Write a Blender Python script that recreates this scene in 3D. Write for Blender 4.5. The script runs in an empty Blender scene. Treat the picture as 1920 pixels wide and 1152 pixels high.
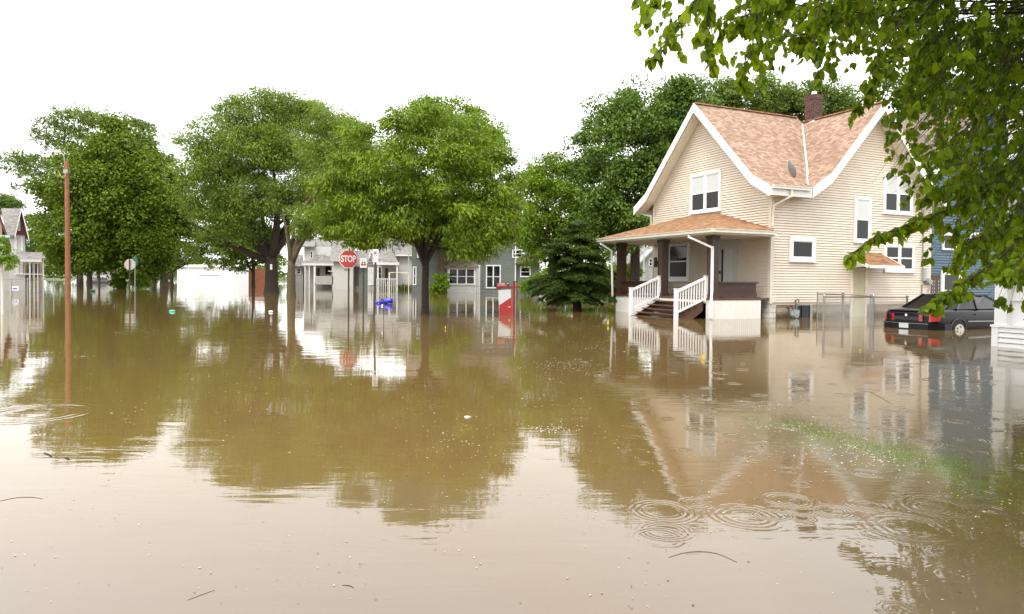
import bpy, math, random
import numpy as np
from mathutils import Vector, Matrix
R_ = math.radians
sc = bpy.context.scene
col = sc.collection
random.seed(7)
rng = np.random.default_rng(11)

# ---------------------------------------------------------------- camera
F_, CAMH, PITCH, ROLL, CX, CY = 1280.0, 1.4, .02, .009, 960.0, 549.6
cam = bpy.data.cameras.new('camera')
co = bpy.data.objects.new('camera', cam); col.objects.link(co)
cam.sensor_width = 36; cam.lens = F_ / 1920 * 36
cam.shift_y = -(576 - CY) / 1920
cam.clip_start = .05; cam.clip_end = 2000
co.matrix_world = Matrix.Translation((0, 0, CAMH)) @ Matrix.Rotation(math.pi/2 - PITCH, 4, 'X') @ Matrix.Rotation(ROLL, 4, 'Z')
sc.camera = co

# ---------------------------------------------------------------- sky and sun (overcast)
SUN_EL, SUN_AZ = R_(58), R_(205)
w = bpy.data.worlds.new('World'); sc.world = w; w.use_nodes = True
nt = w.node_tree; nt.nodes.clear()
sky = nt.nodes.new('ShaderNodeTexSky'); sky.sky_type = 'NISHITA'; sky.sun_disc = False
sky.sun_elevation = SUN_EL; sky.sun_rotation = SUN_AZ; sky.dust_density = 4; sky.ozone_density = .3
hs = nt.nodes.new('ShaderNodeHueSaturation'); hs.inputs['Saturation'].default_value = .12
mx = nt.nodes.new('ShaderNodeMix'); mx.data_type = 'RGBA'; mx.inputs[0].default_value = .68
mx.inputs[7].default_value = (9.7, 9.75, 9.7, 1)
bg = nt.nodes.new('ShaderNodeBackground'); bg.inputs[1].default_value = .125
wo = nt.nodes.new('ShaderNodeOutputWorld')
nt.links.new(sky.outputs[0], hs.inputs['Color']); nt.links.new(hs.outputs[0], mx.inputs[6])
nt.links.new(mx.outputs[2], bg.inputs[0]); nt.links.new(bg.outputs[0], wo.inputs[0])
sl = bpy.data.lights.new('sun', 'SUN'); sl.energy = .8; sl.angle = R_(14); sl.color = (1, .95, .86)
so = bpy.data.objects.new('sun', sl); col.objects.link(so)
_d = Vector((math.sin(SUN_AZ)*math.cos(SUN_EL), math.cos(SUN_AZ)*math.cos(SUN_EL), math.sin(SUN_EL)))
so.rotation_euler = _d.to_track_quat('Z', 'Y').to_euler()
sc.view_settings.view_transform = 'Standard'; sc.view_settings.look = 'None'
sc.view_settings.gamma = 1; sc.view_settings.exposure = 1.25
sc.cycles.max_bounces = 8; sc.cycles.transparent_max_bounces = 8

# ---------------------------------------------------------------- pixel of the photograph -> place in the world
_M = np.array((Matrix.Rotation(math.pi/2 - PITCH, 3, 'X') @ Matrix.Rotation(ROLL, 3, 'Z')))
def ray(px, py): return _M @ np.array([(px-CX)/F_, -(py-CY)/F_, -1.0])
def G(px, py, z=0.0):
    d = ray(px, py); t = (z-CAMH)/d[2]; return Vector((d[0]*t, d[1]*t, z))
def W(px, py, Y):
    d = ray(px, py); return Vector((d[0]*Y/d[1], Y, CAMH + d[2]*Y/d[1]))
def hor(px): return 524 + ROLL*(px-960)

# ---------------------------------------------------------------- materials
def rgb(c): return (c[0], c[1], c[2], 1)
def base_mat(name, c, rough=.6, metal=0, spec=.5):
    m = bpy.data.materials.new(name); m.use_nodes = True
    b = m.node_tree.nodes['Principled BSDF']
    b.inputs['Base Color'].default_value = rgb(c); b.inputs['Roughness'].default_value = rough
    b.inputs['Metallic'].default_value = metal; b.inputs['Specular IOR Level'].default_value = spec
    return m, m.node_tree, b
def N(nt, t, **kw):
    n = nt.nodes.new(t)
    for k, v in kw.items(): setattr(n, k, v)
    return n
def ramp(nt, fac, stops):
    r = N(nt, 'ShaderNodeValToRGB'); e = r.color_ramp.elements
    while len(e) < len(stops): e.new(.5)
    for i, (p, c) in enumerate(stops): e[i].position = p; e[i].color = rgb(c)
    nt.links.new(fac, r.inputs[0]); return r.outputs[0]
def mixc(nt, fac, a, b, mode='MIX'):
    m = N(nt, 'ShaderNodeMix', data_type='RGBA', blend_type=mode)
    for s, v in ((0, fac), (6, a), (7, b)):
        if isinstance(v, (int, float)): m.inputs[s].default_value = v
        elif isinstance(v, tuple): m.inputs[s].default_value = rgb(v)
        else: nt.links.new(v, m.inputs[s])
    return m.outputs[2]
def noise(nt, scale, detail=4, rough=.6, vec=None, dist=0):
    n = N(nt, 'ShaderNodeTexNoise'); n.inputs['Scale'].default_value = scale
    n.inputs['Detail'].default_value = detail; n.inputs['Roughness'].default_value = rough
    n.inputs['Distortion'].default_value = dist
    if vec is not None: nt.links.new(vec, n.inputs['Vector'])
    return n.outputs['Fac']
def texco(nt, out='Object', scale=None):
    t = N(nt, 'ShaderNodeTexCoord').outputs[out]
    if scale:
        m = N(nt, 'ShaderNodeMapping'); m.inputs['Scale'].default_value = scale
        nt.links.new(t, m.inputs['Vector']); return m.outputs[0]
    return t
def math_(nt, op, a, b=None, c=None):
    n = N(nt, 'ShaderNodeMath', operation=op)
    for i, v in enumerate((a, b, c)):
        if v is None: continue
        if isinstance(v, (int, float)): n.inputs[i].default_value = v
        else: nt.links.new(v, n.inputs[i])
    return n.outputs[0]
def bump(nt, b, h, dist, strength=1.0):
    n = N(nt, 'ShaderNodeBump'); n.inputs['Distance'].default_value = dist; n.inputs['Strength'].default_value = strength
    nt.links.new(h, n.inputs['Height']); nt.links.new(n.outputs[0], b.inputs['Normal'])
def worn(name, c, c2, rough=.6, scale=3, bumpd=.002, metal=0, lo=.35, hi=.75):
    m, nt, b = base_mat(name, c, rough, metal)
    v = texco(nt); f = noise(nt, scale, 6, .65, v)
    nt.links.new(ramp(nt, f, [(lo, c), (hi, c2)]), b.inputs['Base Color'])
    if bumpd: bump(nt, b, noise(nt, scale*9, 3, .6, v), bumpd)
    return m
def plain(name, c, rough=.5, metal=0): return base_mat(name, c, rough, metal)[0]
def lap_mat(name, c, c2, pitch=.11, rough=.55, vert=False, d=.012):
    m, nt, b = base_mat(name, c, rough)
    uv = texco(nt, 'UV'); s = N(nt, 'ShaderNodeSeparateXYZ'); nt.links.new(uv, s.inputs[0])
    f = math_(nt, 'FRACT', math_(nt, 'DIVIDE', s.outputs[0 if vert else 1], pitch))
    g = math_(nt, 'POWER', f, 4.0)
    bump(nt, b, math_(nt, 'SUBTRACT', 1.0, g), d)
    st = noise(nt, 2.2, 6, .65, texco(nt))
    nt.links.new(ramp(nt, st, [(.35, c), (.8, c2)]), b.inputs['Base Color'])
    return m
def shingle_mat(name, ca, cb, cc, bw=.3, rh=.14):
    m, nt, b = base_mat(name, ca, .95, 0, .2)
    uv = texco(nt, 'UV')
    br = N(nt, 'ShaderNodeTexBrick'); nt.links.new(uv, br.inputs['Vector'])
    for k, v in (('Scale', 1), ('Mortar Size', .005), ('Mortar Smooth', .3), ('Bias', 0), ('Brick Width', bw), ('Row Height', rh)): br.inputs[k].default_value = v
    br.offset = .37; br.offset_frequency = 1; br.squash = 1
    br.inputs['Color1'].default_value = (0, 0, 0, 1); br.inputs['Color2'].default_value = (1, 1, 1, 1); br.inputs['Mortar'].default_value = (0, 0, 0, 1)
    n2 = noise(nt, 60, 2, .8, uv)
    f = math_(nt, 'ADD', math_(nt, 'MULTIPLY', br.outputs['Color'], .55), math_(nt, 'MULTIPLY', n2, .55))
    c1 = ramp(nt, f, [(.15, ca), (.5, cb), (.9, cc)])
    big = noise(nt, .7, 5, .6, uv)
    c2 = mixc(nt, ramp(nt, big, [(.35, (0, 0, 0)), (.8, (.35, .35, .35))]), c1, tuple(x*.6 for x in cb))
    nt.links.new(c2, b.inputs['Base Color'])
    s = N(nt, 'ShaderNodeSeparateXYZ'); nt.links.new(uv, s.inputs[0])
    saw = math_(nt, 'SUBTRACT', 1.0, math_(nt, 'FRACT', math_(nt, 'DIVIDE', s.outputs[1], rh)))
    h = math_(nt, 'ADD', math_(nt, 'MULTIPLY', saw, .8), math_(nt, 'MULTIPLY', br.outputs['Color'], .5))
    bump(nt, b, h, .012)
    return m
def block_mat(name, c1, c2, mort, bw, rh, ms=.01, d=.008, mud=False):
    m, nt, b = base_mat(name, c1, .9, 0, .2)
    uv = texco(nt, 'UV'); br = N(nt, 'ShaderNodeTexBrick'); nt.links.new(uv, br.inputs['Vector'])
    for k, v in (('Scale', 1), ('Mortar Size', ms), ('Mortar Smooth', .3), ('Bias', 0), ('Brick Width', bw), ('Row Height', rh)): br.inputs[k].default_value = v
    br.inputs['Color1'].default_value = rgb(c1); br.inputs['Color2'].default_value = rgb(c2); br.inputs['Mortar'].default_value = rgb(mort)
    st = noise(nt, 3, 6, .7, uv)
    nt.links.new(mixc(nt, ramp(nt, st, [(.4, (0, 0, 0)), (.75, (.7, .7, .7))]), br.outputs['Color'], tuple(x*.35 for x in c1)), b.inputs['Base Color'])
    if mud:       # wet mud line left by the water
        s = N(nt, 'ShaderNodeSeparateXYZ'); nt.links.new(uv, s.inputs[0])
        line = math_(nt, 'ADD', s.outputs[1], math_(nt, 'MULTIPLY', math_(nt, 'SUBTRACT', noise(nt, 2.6, 5, .7, uv), .5), .5))
        src = b.inputs['Base Color'].links[0].from_socket
        nt.links.new(mixc(nt, ramp(nt, line, [(.10, (.85, .85, .85)), (.24, (0, 0, 0))]), src, (.07, .05, .028)), b.inputs['Base Color'])
    h = math_(nt, 'ADD', math_(nt, 'SUBTRACT', 1.0, br.outputs['Fac']), math_(nt, 'MULTIPLY', noise(nt, 14, 4, .7, uv), .8))
    bump(nt, b, h, d); return m
def leaf_mat(name, c1, c2, trans=.45, rough=.5):
    m = bpy.data.materials.new(name); m.use_nodes = True; nt = m.node_tree; nt.nodes.clear()
    o = N(nt, 'ShaderNodeOutputMaterial'); g = N(nt, 'ShaderNodeNewGeometry')
    c = ramp(nt, g.outputs['Random Per Island'], [(0, c1), (1, c2)])
    v = noise(nt, .45, 3, .6, texco(nt))
    c = mixc(nt, ramp(nt, v, [(.35, (0, 0, 0)), (.7, (.6, .6, .6))]), c, tuple(x*k for x, k in zip(c1, (.55, .66, .9))))
    p = N(nt, 'ShaderNodeBsdfPrincipled'); p.inputs['Roughness'].default_value = rough; p.inputs['Specular IOR Level'].default_value = .14
    t = N(nt, 'ShaderNodeBsdfTranslucent'); mx = N(nt, 'ShaderNodeMixShader'); mx.inputs[0].default_value = trans
    nt.links.new(c, p.inputs['Base Color'])
    nt.links.new(mixc(nt, 1.0, c, (1.35, 1.3, .5), 'MULTIPLY'), t.inputs['Color'])
    nt.links.new(p.outputs[0], mx.inputs[1]); nt.links.new(t.outputs[0], mx.inputs[2]); nt.links.new(mx.outputs[0], o.inputs[0])
    return m

M = {}
M['siding'] = worn('beige_vinyl', (.71, .615, .505), (.62, .53, .42), .5, 1.1, 0)
M['trim'] = worn('white_trim', (.80, .80, .79), (.72, .72, .69), .45, 4, 0)
M['cream'] = worn('cream_trim', (.70, .64, .54), (.62, .55, .44), .5, 3, 0)
M['soffit'] = lap_mat('soffit_panel', (.74, .69, .58), (.66, .61, .50), .1, .5, True, .004)
M['shingle'] = shingle_mat('salmon_shingle', (.185, .115, .078), (.31, .20, .140), (.45, .32, .245), .19, .12)
M['shingle2'] = shingle_mat('tan_shingle', (.13, .065, .032), (.28, .145, .07), (.40, .235, .135), .22, .14)
M['shingle_grey'] = shingle_mat('grey_shingle', (.13, .125, .115), (.22, .21, .195), (.33, .32, .30))
M['shingle_brown'] = shingle_mat('brown_shingle', (.10, .075, .06), (.19, .15, .12), (.28, .22, .18))
M['gutter'] = worn('gutter', (.70, .68, .60), (.58, .54, .43), .4, 5, 0)
M['block'] = block_mat('foundation_block', (.40, .35, .26), (.30, .25, .18), (.22, .19, .15), .42, .2, mud=True)
M['block_white'] = block_mat('painted_block', (.68, .65, .58), (.60, .57, .5), (.42, .39, .33), .4, .2)
M['brick'] = block_mat('chimney_brick', (.125, .045, .036), (.075, .032, .027), (.16, .13, .115), .21, .075, .012)
M['brick_red'] = block_mat('red_brick', (.36, .12, .09), (.28, .1, .07), (.4, .35, .3), .21, .075, .012)
M['brown'] = worn('brown_paint', (.060, .029, .018), (.038, .018, .012), .45, 5, .001)
M['deck'] = worn('wet_brown_boards', (.13, .062, .035), (.07, .032, .018), .3, 6, .002)
M['lattice'] = lap_mat('skirt_panel', (.80, .79, .76), (.74, .72, .66), .1, .5, True, .005)
M['glass'] = base_mat('window_glass', (.008, .010, .010), .05, 0, .32)[0]
M['screen'] = base_mat('insect_screen', (.026, .026, .026), .35, 0, .3)[0]
M['blind'] = lap_mat('window_blind', (.55, .57, .56), (.50, .52, .5), .05, .3, False, .002)
M['door'] = worn('storm_door', (.50, .50, .46), (.44, .44, .40), .35, 3, 0)
M['door_yel'] = worn('cream_door', (.50, .46, .30), (.42, .38, .24), .5, 3, 0)
M['metal'] = worn('galvanised', (.34, .34, .33), (.24, .24, .23), .4, 12, 0, .7)
M['rust'] = worn('rusty_pipe', (.12, .075, .045), (.06, .035, .025), .7, 14, 0, .3)
M['blue'] = lap_mat('blue_clapboard', (.070, .125, .175), (.058, .105, .15), .13, .5)
M['black'] = base_mat('black_car_paint', (.003, .0025, .0035), .2, 0, .22)[0]
M['black'].node_tree.nodes['Principled BSDF'].inputs['Coat Weight'].default_value = .05
M['bumper'] = plain('dark_plastic', (.02, .02, .022), .4)
M['tyre'] = plain('tyre_rubber', (.015, .015, .015), .8)
M['alloy'] = plain('alloy_wheel', (.55, .54, .5), .3, .6)
M['taillight'] = base_mat('tail_lamp', (.35, .008, .012), .12, 0, .7)[0]
M['chrome'] = plain('chrome', (.7, .7, .7), .12, 1)
M['plate'] = plain('number_plate', (.5, .58, .58), .4)
M['red'] = plain('sign_red', (.48, .02, .012), .35)
M['red2'] = worn('red_painted_wood', (.33, .022, .014), (.24, .018, .012), .5, 7, 0)
M['white'] = plain('white_paint', (.82, .82, .81), .4)
M['alum'] = worn('sign_back', (.50, .49, .42), (.42, .41, .34), .5, 4, 0, .2)
M['post'] = worn('green_brown_post', (.05, .042, .022), (.03, .025, .014), .6, 12, 0)
M['green'] = plain('street_sign_green', (.01, .22, .13), .4)
M['dgreen'] = plain('dark_green', (.02, .09, .05), .4)
M['blackp'] = plain('black_plastic', (.012, .012, .012), .5)
M['orange'] = plain('sign_ring_red', (.45, .07, .02), .4)
M['bluebin'] = base_mat('blue_plastic', (.012, .018, .62), .25, 0, .6)[0]
M['yellow'] = plain('yellow_leaf', (.60, .42, .02), .4)
M['pole'] = worn('creosote_pole', (.30, .115, .055), (.17, .06, .03), .8, 5, .004)
M['bark'] = worn('bark', (.055, .043, .03), (.025, .019, .014), .95, 8, .03)
M['bark_l'] = worn('light_bark', (.13, .10, .055), (.06, .045, .026), .95, 8, .03)
M['white_wall'] = lap_mat('white_clapboard', (.56, .555, .53), (.48, .48, .45), .16, .5)
M['pearl_wall'] = lap_mat('pale_clapboard', (.44, .44, .40), (.36, .36, .33), .16, .5)
M['grey_wall'] = lap_mat('grey_blue_shake', (.15, .165, .15), (.115, .13, .12), .3, .7, False, .02)
M['greyhouse'] = lap_mat('grey_clapboard', (.42, .44, .43), (.34, .36, .35), .2, .6)
M['burg'] = plain('burgundy_paint', (.12, .015, .025), .5)
M['beige_wall'] = lap_mat('tan_clapboard', (.45, .38, .28), (.38, .32, .24), .14, .6)
M['cedar'] = worn('cedar_fence', (.26, .10, .045), (.17, .065, .032), .8, 2, .004)
M['lamp'] = plain('lamp_housing', (.6, .6, .56), .4)
M['hydrant'] = plain('hydrant_red', (.62, .05, .03), .4)
M['wire'] = plain('cable', (.03, .03, .03), .6)
M['yellowpipe'] = plain('yellow_cable', (.5, .4, .15), .5)
M['dish'] = plain('dish_grey', (.26, .26, .27), .5, .3)
M['meter'] = worn('meter_grey', (.32, .36, .36), (.24, .28, .28), .45, 12, 0)
M['lf_maple'] = leaf_mat('maple_leaves', (0.0899, 0.1485, 0.0120), (0.1812, 0.2565, 0.0216), 0.24)
M['lf_locust'] = leaf_mat('locust_leaves', (0.1320, 0.2012, 0.0312), (0.2400, 0.3277, 0.0468), 0.3)
M['lf_ash'] = leaf_mat('ash_leaves', (.108, .180, .014), (.240, .330, .026), 0.28)
M['lf_bright'] = leaf_mat('bright_leaves', (0.1207, 0.2090, 0.0160), (0.2300, 0.3410, 0.0260), 0.3)
M['lf_dark'] = leaf_mat('dark_leaves', (0.0759, 0.1403, 0.0216), (0.1610, 0.2472, 0.0384), 0.24)
M['lf_far'] = leaf_mat('far_leaves', (0.1045, 0.1705, 0.0312), (0.2035, 0.2750, 0.0540), 0.3)
M['lf_conifer'] = leaf_mat('conifer_needles', (.045, .085, .016), (.12, .18, .03), .25)
M['lf_near'] = leaf_mat('near_leaves', (.075, .135, .004), (.25, .33, .008), .5, .35)
M['grass'] = leaf_mat('grass_blades', (.12, .17, .015), (.22, .28, .03), .4)
M['litter'] = leaf_mat('floating_litter', (.50, .38, .20), (.68, .60, .42), .1)
M['litter_dark'] = plain('dark_litter', (.10, .065, .035), .7)
M['foam'] = plain('floating_seed_fluff', (.80, .78, .72), .8)

# ---------------------------------------------------------------- mesh helpers
def link(o, parent=None):
    col.objects.link(o)
    if parent is not None: o.parent = parent
    return o
def tag(o, label=None, cat=None, group=None, kind=None):
    if label: o['label'] = label
    if cat: o['category'] = cat
    if group: o['group'] = group
    if kind: o['kind'] = kind
    return o
def thing(name, loc, label, cat, rz=0, group=None):
    o = bpy.data.objects.new(name, None); col.objects.link(o)
    o.location = loc; o.rotation_euler = (0, 0, rz); o.empty_display_size = .2
    return tag(o, label, cat, group)
class MB:
    def __init__(s): s.v = []; s.f = []
    def add(s, vs, fs):
        n = len(s.v); s.v += [tuple(map(float, p)) for p in vs]; s.f += [tuple(i+n for i in f) for f in fs]; return s
    def hexa(s, p):
        return s.add(p, [(0,3,2,1), (4,5,6,7), (0,1,5,4), (1,2,6,5), (2,3,7,6), (3,0,4,7)])
    def box(s, x0, x1, y0, y1, z0, z1):
        return s.hexa([(x0,y0,z0), (x1,y0,z0), (x1,y1,z0), (x0,y1,z0), (x0,y0,z1), (x1,y0,z1), (x1,y1,z1), (x0,y1,z1)])
    def beam(s, p, q, w, h, up=(0,0,1)):
        p, q = Vector(p), Vector(q); d = (q-p).normalized(); u = Vector(up)
        a = d.cross(u)
        if a.length < 1e-4: a = d.cross(Vector((0,1,0)))
        a.normalize(); b = a.cross(d).normalized(); a = a*w/2; b = b*h/2
        return s.hexa([p-a-b, p+a-b, q+a-b, q-a-b, p-a+b, p+a+b, q+a+b, q-a+b])
    def tube(s, pts, r, n=8, cap=True):
        pts = [Vector(p) for p in pts]; k = len(pts)
        if not hasattr(r, '__len__'): r = [r]*k
        u = None; rings = []
        for i, p in enumerate(pts):
            d = (pts[min(i+1, k-1)] - pts[max(i-1, 0)]).normalized()
            if u is None:
                u = d.cross(Vector((0,0,1)));
                if u.length < .1: u = d.cross(Vector((1,0,0)))
                u.normalize()
            else:
                u = (u - d*u.dot(d)).normalized()
            v = d.cross(u)
            rings.append([p + (u*math.cos(2*math.pi*j/n) + v*math.sin(2*math.pi*j/n))*r[i] for j in range(n)])
        vs = [q for R in rings for q in R]; fs = []
        for i in range(k-1):
            for j in range(n):
                fs.append((i*n+j, i*n+(j+1)%n, (i+1)*n+(j+1)%n, (i+1)*n+j))
        if cap: fs.append(tuple(range(n-1, -1, -1))); fs.append(tuple((k-1)*n+j for j in range(n)))
        return s.add(vs, fs)
    def extrude(s, poly, d):
        """poly: list of 3D points; d: offset vector"""
        n = len(poly); d = Vector(d); a = [Vector(p) for p in poly]; b = [p+d for p in a]
        return s.add(a+b, [tuple(range(n-1,-1,-1)), tuple(range(n, 2*n))] + [(i, (i+1)%n, n+(i+1)%n, n+i) for i in range(n)])
    def lathe(s, prof, c=(0,0,0), n=16, ax='z'):
        vs = []; fs = []
        for r, h in prof:
            for j in range(n):
                a = 2*math.pi*j/n; x, y = r*math.cos(a), r*math.sin(a)
                p = (x, y, h) if ax == 'z' else ((x, h, y) if ax == 'y' else (h, x, y))
                vs.append((p[0]+c[0], p[1]+c[1], p[2]+c[2]))
        for i in range(len(prof)-1):
            for j in range(n): fs.append((i*n+j, i*n+(j+1)%n, (i+1)*n+(j+1)%n, (i+1)*n+j))
        fs.append(tuple(range(n-1,-1,-1))); fs.append(tuple((len(prof)-1)*n+j for j in range(n)))
        return s.add(vs, fs)
    def build(s, name, mat, parent=None, smooth=False, bevel=0, **kw):
        me = bpy.data.meshes.new(name); me.from_pydata(s.v, [], s.f); me.update()
        import bmesh
        bm = bmesh.new(); bm.from_mesh(me); bmesh.ops.recalc_face_normals(bm, faces=bm.faces)
        if bevel: bmesh.ops.bevel(bm, geom=bm.edges[:], offset=bevel, segments=1, affect='EDGES', clamp_overlap=True)
        uvl = bm.loops.layers.uv.new('UVMap'); Z = Vector((0,0,1))
        for f in bm.faces:
            n = f.normal; t = Z.cross(n)
            if t.length < .05: t = Vector((1,0,0))
            t.normalize(); b = n.cross(t)
            if b.z < 0: b = -b
            if t.x + t.y*.9 < 0: t = -t
            for l in f.loops: l[uvl].uv = (l.vert.co.dot(t), l.vert.co.dot(b))
            if smooth: f.smooth = True
        bm.to_mesh(me); bm.free()
        me.materials.append(mat)
        o = bpy.data.objects.new(name, me); link(o, parent); tag(o, **kw)
        return o
def text_obj(s, size, name, mat, parent, mat_world, extrude=.002, bold=0):
    c = bpy.data.curves.new('txt', 'FONT'); c.body = s; c.size = size; c.align_x = 'CENTER'; c.align_y = 'CENTER'
    c.extrude = extrude; c.offset = bold
    o = bpy.data.objects.new('txt', c); col.objects.link(o)
    dg = bpy.context.evaluated_depsgraph_get(); me = bpy.data.meshes.new_from_object(o.evaluated_get(dg))
    bpy.data.objects.remove(o); me.name = name; me.materials.clear(); me.materials.append(mat)
    q = bpy.data.objects.new(name, me); link(q, parent); q.matrix_local = mat_world
    return q
FACE = Matrix.Rotation(math.pi/2, 4, 'X')        # text standing up, facing -Y

def big_mesh(name, V, nper, mat, parent=None):
    """V: (N, nper, 3) array of single polygons"""
    n = V.shape[0]; me = bpy.data.meshes.new(name)
    me.vertices.add(n*nper); me.vertices.foreach_set('co', V.reshape(-1).astype(np.float32))
    me.loops.add(n*nper); me.loops.foreach_set('vertex_index', np.arange(n*nper, dtype=np.int32))
    me.polygons.add(n); me.polygons.foreach_set('loop_start', np.arange(0, n*nper, nper, dtype=np.int32))
    me.polygons.foreach_set('loop_total', np.full(n, nper, dtype=np.int32))
    me.update(calc_edges=True); me.materials.append(mat)
    o = bpy.data.objects.new(name, me); return link(o, parent)

# ---------------------------------------------------------------- the setting: water, ground
RINGS = [(1240,958,64,1.0),(1250,997,55,.6),(1447,966,36,.8),(1400,968,75,.7),(1478,938,50,1.0),(1500,957,34,.8),(1502,972,26,.9),(1560,958,42,.8),(1500,908,26,.9),
         (1612,797,36,.9),(1640,886,34,.6),(1705,990,90,.8),(1765,950,80,.7),(1322,1062,66,.25),(1690,1146,40,.8),(1800,1040,80,.4),(70,775,110,.8),(1155,948,16,.8),
         (1395,822,18,.6),(1330,770,22,.7),(1790,840,26,.7),(1850,900,50,.6),(1445,835,18,.6),(1240,1010,60,.4),(1480,880,18,.7),(1640,850,24,.7)]
def water_material():
    m, nt, b = base_mat('flood_water', (.135, .083, .025), .02, 0, .5)
    b.inputs['IOR'].default_value = 1.52
    pos = texco(nt)
    n1 = noise(nt, .11, 5, .6, pos, .6)
    c = ramp(nt, n1, [(.30, (.146, .097, .028)), (.62, (.158, .100, .040))])
    # the bottom shows nearer the camera where the road lies just under the surface
    sx = N(nt, 'ShaderNodeSeparateXYZ'); nt.links.new(pos, sx.inputs[0])
    near = N(nt, 'ShaderNodeMapRange'); near.inputs[1].default_value = 4.2; near.inputs[2].default_value = 7.0; near.inputs[3].default_value = 1; near.inputs[4].default_value = 0
    nt.links.new(math_(nt, 'ADD', sx.outputs[1], math_(nt, 'MULTIPLY', noise(nt, .5, 4, .6, pos), 4.0)), near.inputs[0])
    c = mixc(nt, near.outputs[0], c, (.148, .110, .082))
    # deeper, darker side-lawn water on the right, with the tree's shade painted in
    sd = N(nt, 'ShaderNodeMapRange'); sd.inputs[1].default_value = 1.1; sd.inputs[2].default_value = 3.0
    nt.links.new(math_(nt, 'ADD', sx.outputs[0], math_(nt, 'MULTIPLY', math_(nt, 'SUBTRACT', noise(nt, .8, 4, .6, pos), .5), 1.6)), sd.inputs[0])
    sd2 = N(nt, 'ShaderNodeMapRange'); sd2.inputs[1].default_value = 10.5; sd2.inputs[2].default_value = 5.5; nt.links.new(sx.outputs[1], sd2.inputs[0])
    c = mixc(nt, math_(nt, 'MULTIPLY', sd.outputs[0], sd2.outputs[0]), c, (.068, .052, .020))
    # shallow lawn showing through on the right
    dx = math_(nt, 'SUBTRACT', sx.outputs[0], 2.95); dy = math_(nt, 'SUBTRACT', sx.outputs[1], 5.85)
    u = math_(nt, 'ADD', math_(nt, 'MULTIPLY', dx, .376), math_(nt, 'MULTIPLY', dy, -.926)); v = math_(nt, 'ADD', math_(nt, 'MULTIPLY', dx, .926), math_(nt, 'MULTIPLY', dy, .376))
    dd = math_(nt, 'ADD', math_(nt, 'MULTIPLY', math_(nt, 'MULTIPLY', u, u), .5), math_(nt, 'MULTIPLY', math_(nt, 'MULTIPLY', v, v), 5.0))
    sh = math_(nt, 'POWER', 2.718, math_(nt, 'MULTIPLY', dd, -1.0))
    sh = math_(nt, 'MULTIPLY', sh, ramp(nt, noise(nt, 3.0, 5, .7, pos), [(.38, (0, 0, 0)), (.6, (1, 1, 1))]))
    c = mixc(nt, sh, c, (.085, .12, .02))
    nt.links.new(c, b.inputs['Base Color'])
    # ripples
    calm = ramp(nt, noise(nt, .16, 3, .5, texco(nt, 'Object', (1, 2.2, 1)), .8), [(.40, (.25, .25, .25)), (.68, (1, 1, 1))])
    w1 = noise(nt, .9, 2, .5, texco(nt, 'Object', (1, 1.4, 1)))
    w2 = noise(nt, 5.5, 3, .55, texco(nt, 'Object', (1, 1.8, 1)))
    h = math_(nt, 'ADD', math_(nt, 'MULTIPLY', w1, .0036), math_(nt, 'MULTIPLY', math_(nt, 'MULTIPLY', w2, calm), .0007))
    w3 = noise(nt, 2.6, 3, .6, texco(nt, 'Object', (.28, 1.7, 1)), .5)      # long low crests
    h = math_(nt, 'ADD', h, math_(nt, 'MULTIPLY', math_(nt, 'MULTIPLY', w3, calm), .0028))
    h0 = h; h = math_(nt, 'MULTIPLY', w1, 0.0)
    wob = math_(nt, 'MULTIPLY', math_(nt, 'SUBTRACT', noise(nt, 3.5, 3, .6, pos), .5), .05)
    def ring(cx, cy, r, amp, h):
        vd = N(nt, 'ShaderNodeVectorMath', operation='DISTANCE'); nt.links.new(pos, vd.inputs[0]); vd.inputs[1].default_value = (cx, cy, 0)
        d = math_(nt, 'ADD', vd.outputs['Value'], wob); lam = max(.022, r*.19)
        s = math_(nt, 'SINE', math_(nt, 'MULTIPLY', d, 6.283/lam))
        t = math_(nt, 'DIVIDE', math_(nt, 'SUBTRACT', d, r*.75), r*.24)
        e = math_(nt, 'POWER', 2.718, math_(nt, 'MULTIPLY', math_(nt, 'MULTIPLY', t, t), -1.0))
        return math_(nt, 'ADD', h, math_(nt, 'MULTIPLY', math_(nt, 'MULTIPLY', s, e), amp*lam*.016))
    for px, py, r, a in RINGS:
        p = G(px, py); rr = r*p.y/1280
        h = ring(p.x, p.y, rr, a, h)
    # drips falling from the tree on the right: small rings, one per cell
    vo = N(nt, 'ShaderNodeTexVoronoi'); vo.inputs['Scale'].default_value = 2.1; vo.feature = 'F1'; vo.voronoi_dimensions = '2D'
    nt.links.new(pos, vo.inputs['Vector'])
    sp = N(nt, 'ShaderNodeSeparateColor'); nt.links.new(vo.outputs['Color'], sp.inputs[0])
    rad = math_(nt, 'ADD', math_(nt, 'MULTIPLY', sp.outputs[0], .16), .03)
    t = math_(nt, 'DIVIDE', math_(nt, 'SUBTRACT', vo.outputs['Distance'], math_(nt, 'MULTIPLY', rad, 1.6)), .09)
    e = math_(nt, 'POWER', 2.718, math_(nt, 'MULTIPLY', math_(nt, 'MULTIPLY', t, t), -1.0))
    s = math_(nt, 'SINE', math_(nt, 'MULTIPLY', vo.outputs['Distance'], 85.0))
    on = math_(nt, 'GREATER_THAN', sp.outputs[1], .45)
    mr = N(nt, 'ShaderNodeMapRange'); mr.inputs[1].default_value = .2; mr.inputs[2].default_value = 3.2
    nt.links.new(sx.outputs[0], mr.inputs[0])
    mr2 = N(nt, 'ShaderNodeMapRange'); mr2.inputs[1].default_value = 3.2; mr2.inputs[2].default_value = 4.6; nt.links.new(sx.outputs[1], mr2.inputs[0])
    mr3 = N(nt, 'ShaderNodeMapRange'); mr3.inputs[1].default_value = 14; mr3.inputs[2].default_value = 8; nt.links.new(sx.outputs[1], mr3.inputs[0])
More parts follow.
